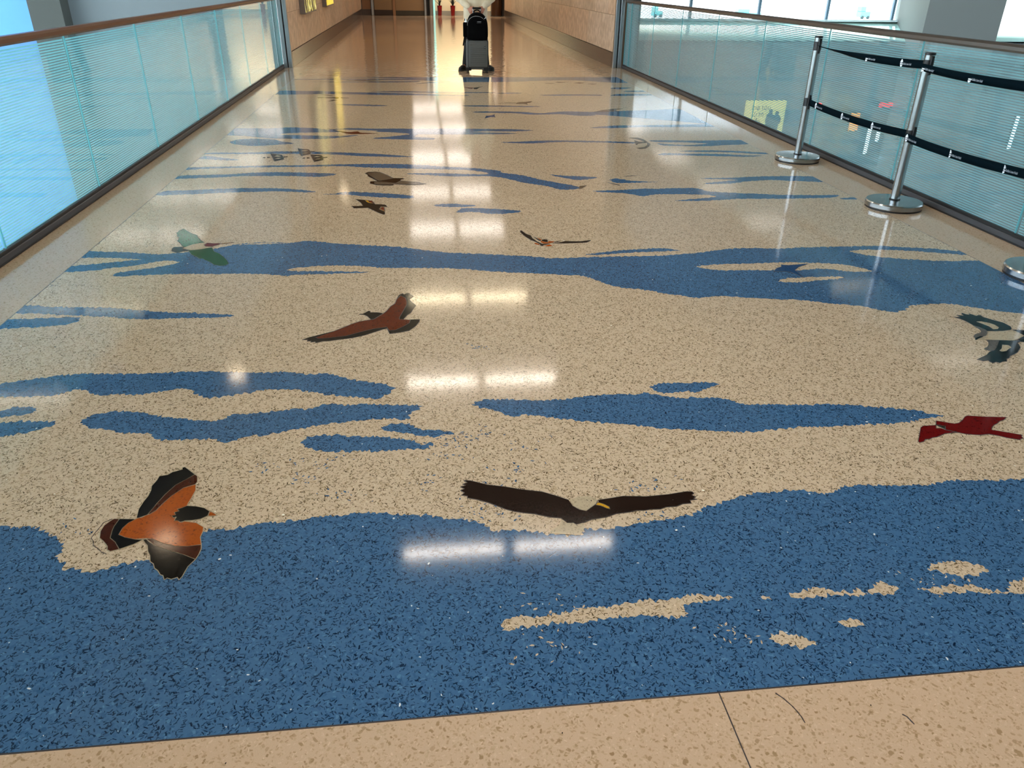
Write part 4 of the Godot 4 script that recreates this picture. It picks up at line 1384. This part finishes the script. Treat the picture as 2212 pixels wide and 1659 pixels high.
	out.append(P([2148,-6992,2244,-7054,2461,-7020,2751,-6987,2966,-6919,3101,-6895,2968,-6863,2717,-6893,2380,-6951]))
	out.append(P([2391,-7139,2632,-7167,2923,-7122,3074,-7067,3248,-7012,3224,-6956,3055,-6988,2842,-7068,2607,-7092]))
	out.append(P([2245,-7669,2417,-7681,2730,-7645,3254,-7646,3233,-7463,2970,-7413,2699,-7364,2456,-7389,2317,-7427,2294,-7524,2417,-7466,2595,-7432,2779,-7486,2693,-7536,2451,-7580,2303,-7601]))
	out.append(P([753,-7662,948,-7682,1124,-7715,1356,-7722,1753,-7672,2073,-7596,2047,-7539,1738,-7601,1343,-7645,1108,-7598,937,-7595]))
	out.append(P([-1957,-8190,-1961,-8538,-1610,-8536,-1404,-8582,-1136,-8529,-984,-8440,-777,-8513,-535,-8475,-294,-8464,-64,-8447,327,-8437,665,-8401,969,-8367,1156,-8290,956,-8251,654,-8265,531,-8224,954,-8131,759,-8095,287,-8104,-64,-8127,-53,-8100,-76,-7994,107,-7904,48,-7828,-223,-7860,-496,-7921,-340,-8006,-135,-8136,-289,-8241,-491,-8297,-481,-8350,-830,-8433,-911,-8409,-831,-8299,-1107,-8279,-1390,-8240,-1412,-8158,-1203,-8123,-857,-8069,-654,-8109,-740,-8025,-956,-7925,-1291,-7942,-1518,-7983,-1764,-8118]))
	out.append(P([-1835,-7763,-1811,-7907,-1679,-7961,-1464,-7920,-1384,-7827,-1236,-7704,-1357,-7654,-1559,-7597,-1730,-7661]))
	out.append(P([-1961,-7259,-1881,-7306,-1606,-7291,-1307,-7326,-995,-7299,-784,-7257,-574,-7210,-365,-7147,-157,-7060,-85,-7032,-259,-7026,-566,-7083,-775,-7154,-1087,-7212,-1391,-7218,-1696,-7235,-1956,-7239]))
	out.append(P([-1951,-7053,-1917,-7157,-1761,-7076,-1606,-6986,-1689,-6962,-1844,-7009]))
	out.append(P([-2024,-13201,-946,-13162,144,-13107,1346,-13098,3189,-13085,3343,-12893,3251,-12380,2894,-12414,2572,-12625,2310,-12703,2030,-12675,1747,-12604,1557,-12532,1284,-12492,660,-12471,133,-12363,-74,-12269,99,-12435,488,-12559,-39,-12697,-216,-12744,-922,-12780,-1866,-12819,-1876,-12894,-1107,-12902,-218,-12894,-580,-13019,-1299,-13087,-2010,-13108]))
	out.append(P([-1658,-12527,-908,-12547,-337,-12569,-39,-12609,-40,-12508,-386,-12455,-1073,-12464]))
	out.append(P([-1982,-11175,-1929,-11525,-1627,-11483,-1392,-11478,-989,-11350,-515,-11281,-43,-11165,611,-11012,499,-10946,-43,-11027,-507,-11072,-973,-11140,-1360,-11183,-1584,-11143]))
	out.append(P([-710,-11416,-362,-11445,118,-11386,597,-11328,983,-11308,978,-11248,434,-11260,-201,-11321]))
	out.append(P([1038,-11199,1238,-11266,1394,-11215,1225,-11148]))
	out.append(P([-1031,-10234,-760,-10207,-472,-10130,-428,-10081,-540,-10056,-824,-10103,-1012,-10176]))
	out.append(P([528,-10070,817,-10071,1264,-10009,1322,-10016,1476,-9963,1310,-9921,1027,-9968,810,-9975,540,-10022]))
	out.append(P([624,-9570,916,-9586,1205,-9532,1386,-9438,1563,-9501,1755,-9557,2097,-9500,2396,-9561,2849,-9637,3231,-9642,3239,-8658,2998,-8737,2658,-8956,2301,-9166,2055,-9302,2015,-9244,1835,-9234,1648,-9342,1441,-9341,1276,-9339,1110,-9439,975,-9461,906,-9472,635,-9525]))
	out.append(P([1626,-11011,1940,-11061,2419,-11027,2446,-10922,2080,-10942,1757,-10927]))
	out.append(P([2771,-11712,2927,-11788,3091,-11745,2881,-11593]))
	out.append(P([2877,-11366,3044,-11425,3284,-11432,3284,-11308,2979,-11302]))
	out.append(P([2630,-10987,2760,-11090,3082,-11059,3224,-10973,2877,-10900,2620,-10906]))
	out.append(P([1805,-8417,1951,-8504,2155,-8553,2546,-8559,3268,-8588,3270,-8447,2769,-8432,2387,-8449,2119,-8403]))
	out.append(P([51,-5366,105,-5400,206,-5401,351,-5345,269,-5313,136,-5322]))
	out.append(P([203,-5183,240,-5265,300,-5279,464,-5250,655,-5176,551,-5123,421,-5132,327,-5179,248,-5175]))
	return out

func island_shapes() -> Array:
	var out := []
	out.append(P([1504,-3955,1615,-3989,1801,-3986,1995,-3996,2176,-3975,2346,-3932,2437,-3864,2458,-3809,2346,-3811,2247,-3861,2166,-3875,2059,-3858,1916,-3870,1761,-3882,1618,-3893]))
	out.append(P([1870,-3695,1945,-3741,2067,-3745,2236,-3742,2231,-3709,2104,-3696,1974,-3674]))
	out.append(P([144,-1379,174,-1412,242,-1408,312,-1417,365,-1427,430,-1427,489,-1437,574,-1435,648,-1441,733,-1436,754,-1427,689,-1420,623,-1408,616,-1371,579,-1372,513,-1387,420,-1384,328,-1381,215,-1378,161,-1371]))
	out.append(P([803,-1290,849,-1291,887,-1273,907,-1256,874,-1245,832,-1253,802,-1267]))
	out.append(P([996,-1315,1028,-1322,1056,-1312,1041,-1301,1002,-1299]))
	out.append(P([1335,-1482,1401,-1503,1453,-1501,1500,-1466,1480,-1450,1426,-1440,1398,-1452,1365,-1467]))
	out.append(P([1128,-1404,1152,-1435,1189,-1440,1204,-1408,1171,-1394]))
	out.append(P([1263,-1407,1306,-1409,1412,-1407,1459,-1382,1497,-1376,1530,-1404,1580,-1422,1620,-1424,1579,-1371,1511,-1366,1431,-1374,1395,-1383,1332,-1384,1302,-1376,1296,-1393]))
	out.append(P([908,-1415,957,-1432,1006,-1438,1019,-1423,1073,-1415,1104,-1426,1110,-1406,1074,-1401,1013,-1410,976,-1402,929,-1407]))
	out.append(P([827,-1416,846,-1423,859,-1414,840,-1409]))
	return out

func birds() -> void:
	var b: Node3D
	b = bird("robin_inlay", "large orange-breasted black bird inlay beside the foreground blue, beak pointing at the eagle", -0.818, -1.908, "")
	feather(b, "wing", "black", 1, P([-893,-1917,-900,-1962,-897,-1999,-892,-2027,-892,-2057,-897,-2080,-890,-2111,-889,-2134,-864,-2139,-855,-2152,-838,-2160,-826,-2166,-829,-2176,-821,-2180,-778,-2133,-799,-2107,-824,-2078,-842,-2031,-854,-1985,-865,-1932,-878,-1919]))
	feather(b, "wing_band", "umber", 1, P([-865,-1932,-854,-1985,-842,-2031,-824,-2078,-799,-2107,-778,-2133,-768,-2123,-760,-2090,-763,-2076,-795,-2061,-821,-2020,-836,-1983,-846,-1951,-858,-1934]))
	feather(b, "wing", "black", 1, P([-843,-1814,-833,-1815,-803,-1785,-763,-1763,-711,-1737,-674,-1714,-687,-1686,-692,-1647,-697,-1635,-704,-1645,-718,-1639,-730,-1645,-736,-1639,-744,-1656,-752,-1660,-763,-1677,-775,-1688,-783,-1706,-795,-1717,-803,-1742,-814,-1761,-823,-1787,-833,-1799]))
	feather(b, "wing_band", "umber", 1, P([-837,-1819,-816,-1814,-782,-1792,-744,-1776,-709,-1772,-673,-1776,-669,-1757,-670,-1733,-674,-1714,-711,-1737,-763,-1763,-803,-1785,-825,-1805]))
	feather(b, "tail", "black", 1, P([-941,-1919,-893,-1913,-909,-1897,-918,-1874,-919,-1844,-896,-1829,-866,-1818,-843,-1814,-863,-1796,-896,-1778,-918,-1811,-938,-1831,-944,-1865,-945,-1885]))
	feather(b, "tail_tip", "umber", 1, P([-957,-1921,-941,-1919,-945,-1885,-944,-1865,-938,-1831,-918,-1811,-896,-1778,-918,-1771,-929,-1779,-933,-1794,-952,-1818,-968,-1834,-976,-1865,-975,-1891,-965,-1910]))
	feather(b, "body", "orange", 1, P([-891,-1915,-871,-1927,-858,-1934,-846,-1951,-836,-1983,-821,-2020,-795,-2061,-761,-2076,-754,-2044,-757,-2001,-760,-1976,-760,-1965,-772,-1956,-784,-1951,-777,-1940,-789,-1935,-782,-1922,-792,-1919,-784,-1908,-778,-1912,-779,-1896,-768,-1893,-759,-1886,-750,-1889,-732,-1884,-712,-1878,-686,-1856,-683,-1836,-684,-1810,-673,-1776,-709,-1772,-744,-1776,-782,-1792,-816,-1814,-839,-1819,-866,-1818,-896,-1829,-919,-1844,-918,-1874,-909,-1897]))
	feather(b, "head", "black", 1, P([-760,-1965,-732,-1960,-705,-1949,-686,-1931,-686,-1909,-704,-1895,-727,-1891,-748,-1891,-752,-1885,-759,-1885,-768,-1893,-779,-1896,-777,-1911,-784,-1908,-792,-1919,-782,-1922,-789,-1935,-777,-1940,-784,-1951,-772,-1956]))
	feather(b, "beak", "orange", 1, P([-685,-1929,-671,-1921,-659,-1908,-671,-1907,-685,-1908]))
	b = bird("eagle_inlay", "wide-winged dark brown eagle inlay with beige head and yellow beak in the foreground", 0.436, -1.866, "")
	feather(b, "wings", "darkbrown", 1, P([84,-2018,105,-2015,158,-1987,211,-1972,262,-1952,325,-1934,364,-1910,402,-1883,410,-1850,425,-1832,445,-1823,482,-1855,491,-1874,538,-1881,575,-1887,645,-1878,719,-1882,777,-1891,798,-1889,801,-1880,791,-1872,800,-1861,790,-1854,801,-1849,777,-1846,776,-1831,750,-1831,726,-1820,693,-1820,673,-1811,642,-1813,623,-1810,599,-1812,576,-1806,533,-1802,499,-1789,453,-1782,426,-1769,403,-1762,396,-1772,376,-1773,363,-1797,330,-1805,288,-1824,248,-1835,228,-1842,202,-1856,150,-1895,120,-1912,89,-1924,91,-1933,72,-1940,82,-1951,70,-1965,83,-1972,71,-1984,88,-1990,79,-1998,94,-2005]))
	feather(b, "head", "cream", 1, P([402,-1883,433,-1896,462,-1897,482,-1888,492,-1868,482,-1855,445,-1823,425,-1832,410,-1850]))
	feather(b, "eye", "black", 3, P([469,-1876,473,-1876,473,-1872,471,-1868,468,-1868,467,-1872]))
	feather(b, "beak", "yellow", 2, P([489,-1863,506,-1852,519,-1837,519,-1825,509,-1831,494,-1845,479,-1850]))
	feather(b, "tail", "cream", 1, P([365,-1788,376,-1773,396,-1772,403,-1762,427,-1766,421,-1740,404,-1714,360,-1723,318,-1730,323,-1742,350,-1760]))
	b = bird("hawk_inlay", "rust and dark brown crested bird inlay on beige, one wing raised", -0.310, -3.399, "")
	feather(b, "wing_edge", "darkgrey", 1, P([-570,-3155,-544,-3176,-492,-3206,-440,-3236,-401,-3275,-369,-3308,-334,-3338,-300,-3350,-268,-3359,-224,-3427,-210,-3457,-194,-3512,-173,-3547,-165,-3609,-154,-3663,-138,-3681,-129,-3666,-119,-3678,-107,-3679,-94,-3654,-83,-3640,-90,-3619,-103,-3612,-98,-3574,-81,-3539,-70,-3514,-81,-3474,-95,-3420,-110,-3398,-124,-3358,-129,-3339,-51,-3340,-54,-3311,-71,-3261,-100,-3214,-142,-3197,-188,-3187,-201,-3247,-220,-3238,-255,-3213,-296,-3182,-350,-3156,-404,-3144,-452,-3132,-479,-3131,-507,-3117,-511,-3130,-530,-3125,-529,-3138,-547,-3137,-544,-3153]))
	feather(b, "body", "rust", 2, P([-514,-3174,-439,-3233,-400,-3271,-369,-3305,-333,-3335,-299,-3346,-268,-3355,-224,-3423,-210,-3453,-193,-3508,-173,-3543,-164,-3604,-147,-3650,-122,-3618,-115,-3575,-114,-3526,-132,-3439,-145,-3379,-148,-3349,-95,-3335,-100,-3300,-129,-3259,-162,-3226,-191,-3222,-203,-3262,-257,-3249,-326,-3212,-379,-3179,-447,-3165,-501,-3159]))
	feather(b, "head", "darkgrey", 1, P([-339,-3422,-319,-3431,-297,-3462,-290,-3462,-287,-3444,-254,-3441,-224,-3426,-265,-3360,-280,-3358,-299,-3399,-318,-3420]))
	b = bird("cardinal_inlay", "plain dark red bird inlay beyond the tip of a long blue streak", 1.904, -2.168, "")
	feather(b, "body", "red", 1, P([1840,-2232,1864,-2219,1896,-2205,1915,-2209,1943,-2229,1966,-2250,1979,-2256,2037,-2243,2118,-2232,2111,-2225,2094,-2213,2078,-2209,2054,-2192,2036,-2184,2014,-2166,2004,-2152,2050,-2130,2091,-2108,2081,-2100,2079,-2088,2068,-2085,2061,-2079,2025,-2096,1998,-2115,1975,-2126,1943,-2123,1916,-2128,1891,-2135,1869,-2148,1836,-2169,1850,-2192,1823,-2206]))
	feather(b, "wing", "red", 1, P([1821,-2202,1770,-2201,1755,-2192,1726,-2152,1690,-2103,1691,-2096,1710,-2101,1724,-2114,1741,-2115,1757,-2123,1775,-2125,1791,-2132,1811,-2141,1820,-2145,1852,-2147,1866,-2147,1834,-2167,1826,-2179,1807,-2181]))
	feather(b, "face", "olive", 2, P([1823,-2204,1837,-2197,1850,-2192,1838,-2173,1831,-2185]))
	b = bird("crane_inlay", "black grey and beige wading bird inlay cut by the picture edge beside the river", 2.553, -2.929, "")
	feather(b, "wing", "blackgreen", 1, P([2517,-3155,2536,-3125,2545,-3096,2549,-3049,2564,-3025,2572,-2997,2571,-2981,2608,-2976,2648,-2977,2692,-2984,2707,-2999,2717,-3021,2713,-3067,2691,-3093,2672,-3123,2661,-3138,2664,-3160,2654,-3164,2636,-3155,2629,-3172,2618,-3186,2612,-3171,2600,-3177,2588,-3196,2581,-3186,2577,-3162,2561,-3168,2547,-3174,2549,-3148,2534,-3149]))
	feather(b, "wing_patch", "cream", 2, P([2593,-3088,2617,-3087,2640,-3069,2653,-3045,2653,-3015,2635,-2998,2614,-2998,2616,-3029,2606,-3058]))
	feather(b, "wing_band", "grey", 1, P([2547,-3047,2563,-3024,2571,-2996,2569,-2979,2553,-2954,2529,-2930,2518,-2926,2497,-2929,2463,-2910,2469,-2931,2491,-2951,2528,-2965,2543,-2982,2549,-3003]))
	feather(b, "head", "blackgreen", 1, P([2462,-2909,2495,-2927,2517,-2925,2493,-2912,2465,-2897,2452,-2893]))
	feather(b, "tail", "blackgreen", 1, P([2699,-2987,2751,-2973,2779,-2935,2738,-2882,2659,-2851,2647,-2858,2649,-2879,2664,-2888,2705,-2913,2706,-2950]))
	feather(b, "body", "cream", 2, P([2569,-2978,2606,-2974,2645,-2973,2695,-2982,2706,-2950,2707,-2915,2657,-2885,2618,-2871,2558,-2881,2504,-2889,2465,-2897,2493,-2912,2529,-2930,2553,-2954]))
	feather(b, "wing_band", "grey", 1, P([2503,-2888,2557,-2879,2528,-2845,2490,-2804,2463,-2782,2443,-2778,2436,-2788,2430,-2801,2459,-2818,2480,-2841,2496,-2865]))
	feather(b, "wing", "blackgreen", 1, P([2558,-2878,2617,-2869,2643,-2873,2647,-2858,2622,-2846,2615,-2826,2602,-2800,2581,-2780,2554,-2754,2525,-2737,2497,-2724,2480,-2706,2460,-2696,2446,-2675,2426,-2674,2405,-2663,2395,-2673,2375,-2666,2369,-2678,2371,-2689,2343,-2687,2336,-2697,2327,-2702,2399,-2740,2433,-2769,2459,-2778,2490,-2804,2528,-2845]))
	feather(b, "wing_patch", "cream", 2, P([2539,-2832,2561,-2826,2562,-2810,2558,-2800,2539,-2791,2512,-2770,2489,-2766,2486,-2776,2509,-2794]))
	b = bird("hummingbird_inlay", "green hummingbird inlay with red head and needle beak over the blue river", -1.330, -4.547, "")
	feather(b, "wing", "palegreen", 1, P([-1451,-4567,-1469,-4607,-1501,-4662,-1500,-4689,-1508,-4709,-1507,-4730,-1525,-4751,-1536,-4794,-1552,-4833,-1545,-4844,-1548,-4879,-1533,-4893,-1538,-4911,-1526,-4910,-1496,-4865,-1456,-4812,-1417,-4775,-1387,-4707,-1358,-4651,-1333,-4620,-1362,-4604,-1395,-4581,-1419,-4541,-1432,-4539]))
	feather(b, "wing", "green", 1, P([-1389,-4468,-1350,-4476,-1307,-4493,-1268,-4517,-1258,-4495,-1235,-4438,-1200,-4399,-1157,-4330,-1125,-4263,-1108,-4216,-1118,-4189,-1149,-4183,-1185,-4205,-1217,-4253,-1253,-4290,-1270,-4315,-1289,-4316,-1322,-4360,-1355,-4398]))
	feather(b, "tail", "charcoal", 1, P([-1487,-4476,-1483,-4481,-1490,-4501,-1489,-4538,-1442,-4541,-1431,-4535,-1430,-4508,-1397,-4484,-1375,-4470,-1419,-4452,-1442,-4432,-1452,-4436,-1473,-4456]))
	feather(b, "body", "cream", 1, P([-1430,-4508,-1419,-4539,-1395,-4580,-1379,-4593,-1335,-4613,-1316,-4607,-1323,-4570,-1309,-4542,-1271,-4527,-1316,-4492,-1350,-4477,-1400,-4487]))
	feather(b, "head", "red", 2, P([-1323,-4567,-1314,-4605,-1272,-4592,-1229,-4592,-1238,-4570,-1257,-4552,-1272,-4531,-1308,-4540,-1315,-4554]))
	feather(b, "beak", "ochre", 1, P([-1230,-4594,-1197,-4603,-1159,-4610,-1157,-4601,-1194,-4590,-1227,-4582]))
	b = bird("dove_inlay", "grey dove inlay with dark edged wings, above the small blackbird", -0.236, -6.211, "")
	feather(b, "wing_edge", "darkbrown", 1, P([-486,-6398,-458,-6442,-404,-6451,-362,-6428,-308,-6335,-251,-6214,-171,-6205,-164,-6180,-190,-6154,-190,-6125,-108,-6085,-42,-6054,-23,-6028,14,-6009,-39,-5978,-136,-5978,-239,-6011,-245,-5971,-312,-5973,-376,-5993,-427,-6050,-427,-6112,-372,-6116,-420,-6218,-453,-6285,-463,-6352]))
	feather(b, "wing", "greybrown", 2, P([-462,-6381,-444,-6426,-400,-6435,-362,-6418,-308,-6324,-254,-6200,-302,-6168,-357,-6129,-385,-6173,-430,-6291]))
	feather(b, "wing", "greybrown", 2, P([-394,-6092,-349,-6101,-266,-6054,-224,-6038,-190,-6116,-107,-6078,-46,-6043,-42,-6012,-55,-5989,-152,-5995,-233,-6022,-258,-6002,-345,-6002,-391,-6035]))
	b = bird("blackbird_inlay", "small black bird inlay with red and yellow shoulder patches", -0.393, -5.366, "")
	feather(b, "body", "charbrown", 1, P([-502,-5574,-439,-5547,-427,-5546,-384,-5520,-356,-5426,-291,-5411,-279,-5393,-268,-5342,-284,-5355,-313,-5362,-324,-5292,-288,-5247,-280,-5204,-279,-5157,-291,-5158,-323,-5202,-366,-5273,-404,-5335,-498,-5331,-518,-5384,-439,-5387,-458,-5467]))
	feather(b, "shoulder", "yellow", 2, P([-435,-5544,-412,-5527,-400,-5480,-360,-5438,-396,-5457,-418,-5487]))
	feather(b, "shoulder", "brick", 2, P([-411,-5521,-384,-5520,-367,-5467,-400,-5480]))
	feather(b, "shoulder", "ochre", 2, P([-314,-5346,-289,-5344,-281,-5241,-289,-5236,-323,-5290]))
	feather(b, "shoulder", "brick", 3, P([-309,-5334,-292,-5333,-283,-5252,-313,-5291]))
	b = bird("hoopoe_inlay", "slim orange bird inlay with long black wings in a shallow V", 0.795, -4.551, "")
	feather(b, "wing", "charbrown", 1, P([591,-4719,601,-4718,619,-4649,644,-4612,649,-4551,666,-4490,690,-4438,736,-4435,700,-4417,689,-4397,678,-4406,677,-4435,656,-4486,634,-4518,615,-4570,602,-4615,588,-4687]))
	feather(b, "wing", "charbrown", 1, P([758,-4445,796,-4455,842,-4481,895,-4473,939,-4469,1002,-4490,999,-4478,968,-4446,902,-4440,824,-4438,786,-4443]))
	feather(b, "wing_bar", "charbrown", 1, P([659,-4580,696,-4513,691,-4488,676,-4519]))
	feather(b, "wing_bar", "charbrown", 1, P([775,-4473,814,-4489,790,-4468,764,-4464]))
	feather(b, "head", "charbrown", 1, P([701,-4517,716,-4527,736,-4518,732,-4468,713,-4474,693,-4492]))
	feather(b, "body", "orange", 2, P([673,-4575,703,-4525,696,-4496,713,-4472,732,-4466,736,-4489,777,-4482,763,-4459,734,-4441,700,-4439,685,-4472,695,-4505,681,-4540]))
	feather(b, "tail", "orange", 1, P([643,-4458,657,-4461,676,-4431,673,-4411,648,-4433]))
	feather(b, "tail", "orange", 1, P([694,-4397,737,-4426,752,-4391,720,-4383]))
	b = bird("swallow_inlay", "blue swallow inlay on a beige island in the wide river", 2.035, -3.846, "")
	feather(b, "body", "deepblue", 3, P([1908,-3853,1948,-3902,1980,-3918,1995,-3953,2034,-3942,2162,-3958,2083,-3910,2035,-3860,2032,-3735,1996,-3829,1965,-3842,1911,-3846]))
	b = bird("stork_inlay", "grey bird inlay with ring shaped outlined wings at the end of a thin blue streak", 2.118, -7.546, "")
	feather(b, "wing", "greybrown", 1, P([2073,-7828,2170,-7836,2205,-7741,2213,-7619,2182,-7591,2153,-7725]))
	feather(b, "body", "greybrown", 1, P([2100,-7703,2127,-7623,2203,-7602,2210,-7501,2168,-7388,2104,-7280,2042,-7255,2023,-7312,2112,-7352,2166,-7445,2192,-7561,2108,-7506,2053,-7451]))
	feather(b, "wing_patch", "cream", 2, P([2090,-7507,2175,-7544,2160,-7446,2107,-7352,2031,-7322,2038,-7395]))
	b = bird("flycatcher_inlay", "faint bird inlay of thin brown feathers between two blue streaks", 1.456, -5.977, "")
	feather(b, "tail", "greybrown", 1, P([1192,-5856,1254,-5878,1202,-5789,1171,-5766]))
	feather(b, "feather", "greybrown", 1, P([1439,-5961,1513,-5880,1515,-5850,1466,-5913]))
	feather(b, "feather", "greybrown", 1, P([1618,-6159,1692,-6184,1741,-6189,1647,-6158]))
	b = bird("falcon_inlay", "small rust bird inlay with thin wings on the broken blue band", -0.734, -8.343, "")
	feather(b, "wing", "charbrown", 1, P([-1005,-8523,-883,-8368,-796,-8297,-803,-8245,-908,-8382]))
	feather(b, "body", "rust", 2, P([-844,-8313,-759,-8276,-668,-8311,-640,-8238,-462,-8190,-635,-8166,-716,-8163,-789,-8218]))
	b = bird("duck_inlay", "brown bird inlay with swept wing on the blue wedge near the glass", 2.272, -9.623, "")
	feather(b, "body", "greybrown", 1, P([2062,-9501,2202,-9659,2367,-9745,2483,-9742,2360,-9653,2369,-9508,2310,-9564,2185,-9515]))
	b = bird("pheasant_inlay", "long-tailed brown bird inlay on beige behind the small blue bird", 1.201, -10.268, "")
	feather(b, "tail", "charbrown", 1, P([981,-10263,1206,-10287,1061,-10301,1220,-10266,1200,-10217,1051,-10211,976,-10213]))
	feather(b, "body", "greybrown", 1, P([1214,-10277,1259,-10336,1427,-10414,1418,-10352,1335,-10233,1344,-10123,1292,-10184,1199,-10207]))
	b = bird("bluebird_inlay", "small blue bird inlay on beige near the end of the suitcase reflection", 0.780, -9.230, "")
	feather(b, "body", "deepblue", 1, P([711,-9088,737,-9250,807,-9289,848,-9371,835,-9221,843,-9164,785,-9190]))
	b = bird("tanager_inlay", "tiny red and brown bird inlay in front of the suitcase", 0.769, -11.787, "")
	feather(b, "body", "red", 1, P([626,-11854,756,-11787,733,-11684,686,-11723]))
	feather(b, "wing", "charbrown", 1, P([756,-11787,828,-11850,911,-11941,842,-11811,796,-11632,755,-11646]))
	b = bird("vulture_inlay", "thin dark bird inlay stretched along the farthest blue band", -0.871, -12.677, "")
	feather(b, "wing", "charbrown", 1, P([-1141,-12665,-868,-12750,-830,-12691,-601,-12645,-842,-12604]))
	b = bird("pintail_inlay", "dark brown duck inlay of separate wing and neck strokes below a long blue band", -1.152, -10.808, "")
	feather(b, "wing", "charbrown", 1, P([-1347,-11137,-1275,-11102,-1176,-11021,-1237,-11022]))
	feather(b, "body", "charbrown", 1, P([-1360,-10838,-1159,-10844,-1103,-10875,-1077,-10788,-1103,-10714,-1154,-10790,-1349,-10806]))
	feather(b, "wing", "charbrown", 1, P([-1190,-10478,-1137,-10610,-1079,-10608,-1130,-10527]))
	feather(b, "neck", "charbrown", 1, P([-1061,-10831,-962,-10807,-945,-10774,-1050,-10787]))
	b = bird("goose_inlay", "dark goose inlay leftmost of the flight of three", -1.305, -7.057, "flight of three geese")
	feather(b, "wing", "charbrown", 1, P([-1371,-7217,-1263,-7171,-1233,-7071,-1218,-6974,-1285,-6897,-1320,-7027]))
	feather(b, "wing_patch", "cream", 2, P([-1318,-7105,-1299,-7143,-1264,-7112,-1283,-7093]))
	feather(b, "wing_patch", "cream", 2, P([-1292,-7002,-1276,-7034,-1251,-7028,-1267,-7000]))
	feather(b, "neck", "charbrown", 1, P([-1242,-7096,-1201,-7093,-1198,-7069,-1236,-7061]))
	feather(b, "tail", "charbrown", 1, P([-1380,-7089,-1355,-7087,-1348,-7048,-1373,-7049]))
	feather(b, "tail", "charbrown", 1, P([-1413,-7081,-1391,-7079,-1385,-7045,-1407,-7046]))
	b = bird("goose_inlay", "dark goose inlay farthest of the flight of three, on the blue streak", -1.100, -7.281, "flight of three geese")
	feather(b, "wing", "charbrown", 1, P([-1164,-7451,-1054,-7402,-1025,-7296,-1013,-7193,-1084,-7112,-1117,-7249]))
	feather(b, "wing_patch", "cream", 2, P([-1112,-7332,-1092,-7373,-1056,-7339,-1077,-7319]))
	feather(b, "wing_patch", "cream", 2, P([-1089,-7222,-1071,-7257,-1045,-7250,-1062,-7221]))
	feather(b, "neck", "charbrown", 1, P([-1034,-7322,-992,-7320,-989,-7294,-1029,-7286]))
	feather(b, "tail", "charbrown", 1, P([-1177,-7314,-1151,-7313,-1145,-7271,-1171,-7273]))
	feather(b, "tail", "charbrown", 1, P([-1212,-7306,-1189,-7305,-1184,-7268,-1206,-7269]))
	b = bird("goose_inlay", "dark goose inlay nearest and rightmost of the flight of three", -0.956, -7.014, "flight of three geese")
	feather(b, "wing", "charbrown", 1, P([-1016,-7173,-909,-7127,-884,-7027,-874,-6930,-944,-6855,-973,-6984]))
	feather(b, "wing_patch", "cream", 2, P([-967,-7061,-947,-7099,-913,-7068,-933,-7049]))
	feather(b, "wing_patch", "cream", 2, P([-947,-6958,-929,-6991,-904,-6985,-921,-6957]))
	feather(b, "neck", "charbrown", 1, P([-891,-7052,-851,-7049,-849,-7025,-888,-7017]))
	feather(b, "tail", "charbrown", 1, P([-1030,-7045,-1005,-7043,-1001,-7004,-1026,-7006]))
	feather(b, "tail", "charbrown", 1, P([-1064,-7037,-1042,-7036,-1038,-7002,-1060,-7003]))
	b = bird("sparrow_inlay", "leftmost of the four tiny brown birds in front of the far blue band", 1.965, -12.318, "tiny brown birds")
	feather(b, "wing", "umber", 1, P([1887,-12326,1980,-12353,2042,-12296,1969,-12282]))
	b = bird("sparrow_inlay", "second from left of the four tiny brown birds, nearest the far blue band", 2.142, -12.431, "tiny brown birds")
	feather(b, "wing", "umber", 1, P([2061,-12410,2145,-12482,2222,-12408,2128,-12380]))
	b = bird("sparrow_inlay", "third from left of the four tiny brown birds in front of the far blue band", 2.418, -12.348, "tiny brown birds")
	feather(b, "wing", "umber", 1, P([2338,-12349,2438,-12405,2499,-12347,2417,-12290]))
	b = bird("sparrow_inlay", "rightmost of the four tiny brown birds in front of the far blue band", 2.602, -12.203, "tiny brown birds")
	feather(b, "wing", "umber", 1, P([2537,-12218,2625,-12259,2667,-12202,2602,-12147]))
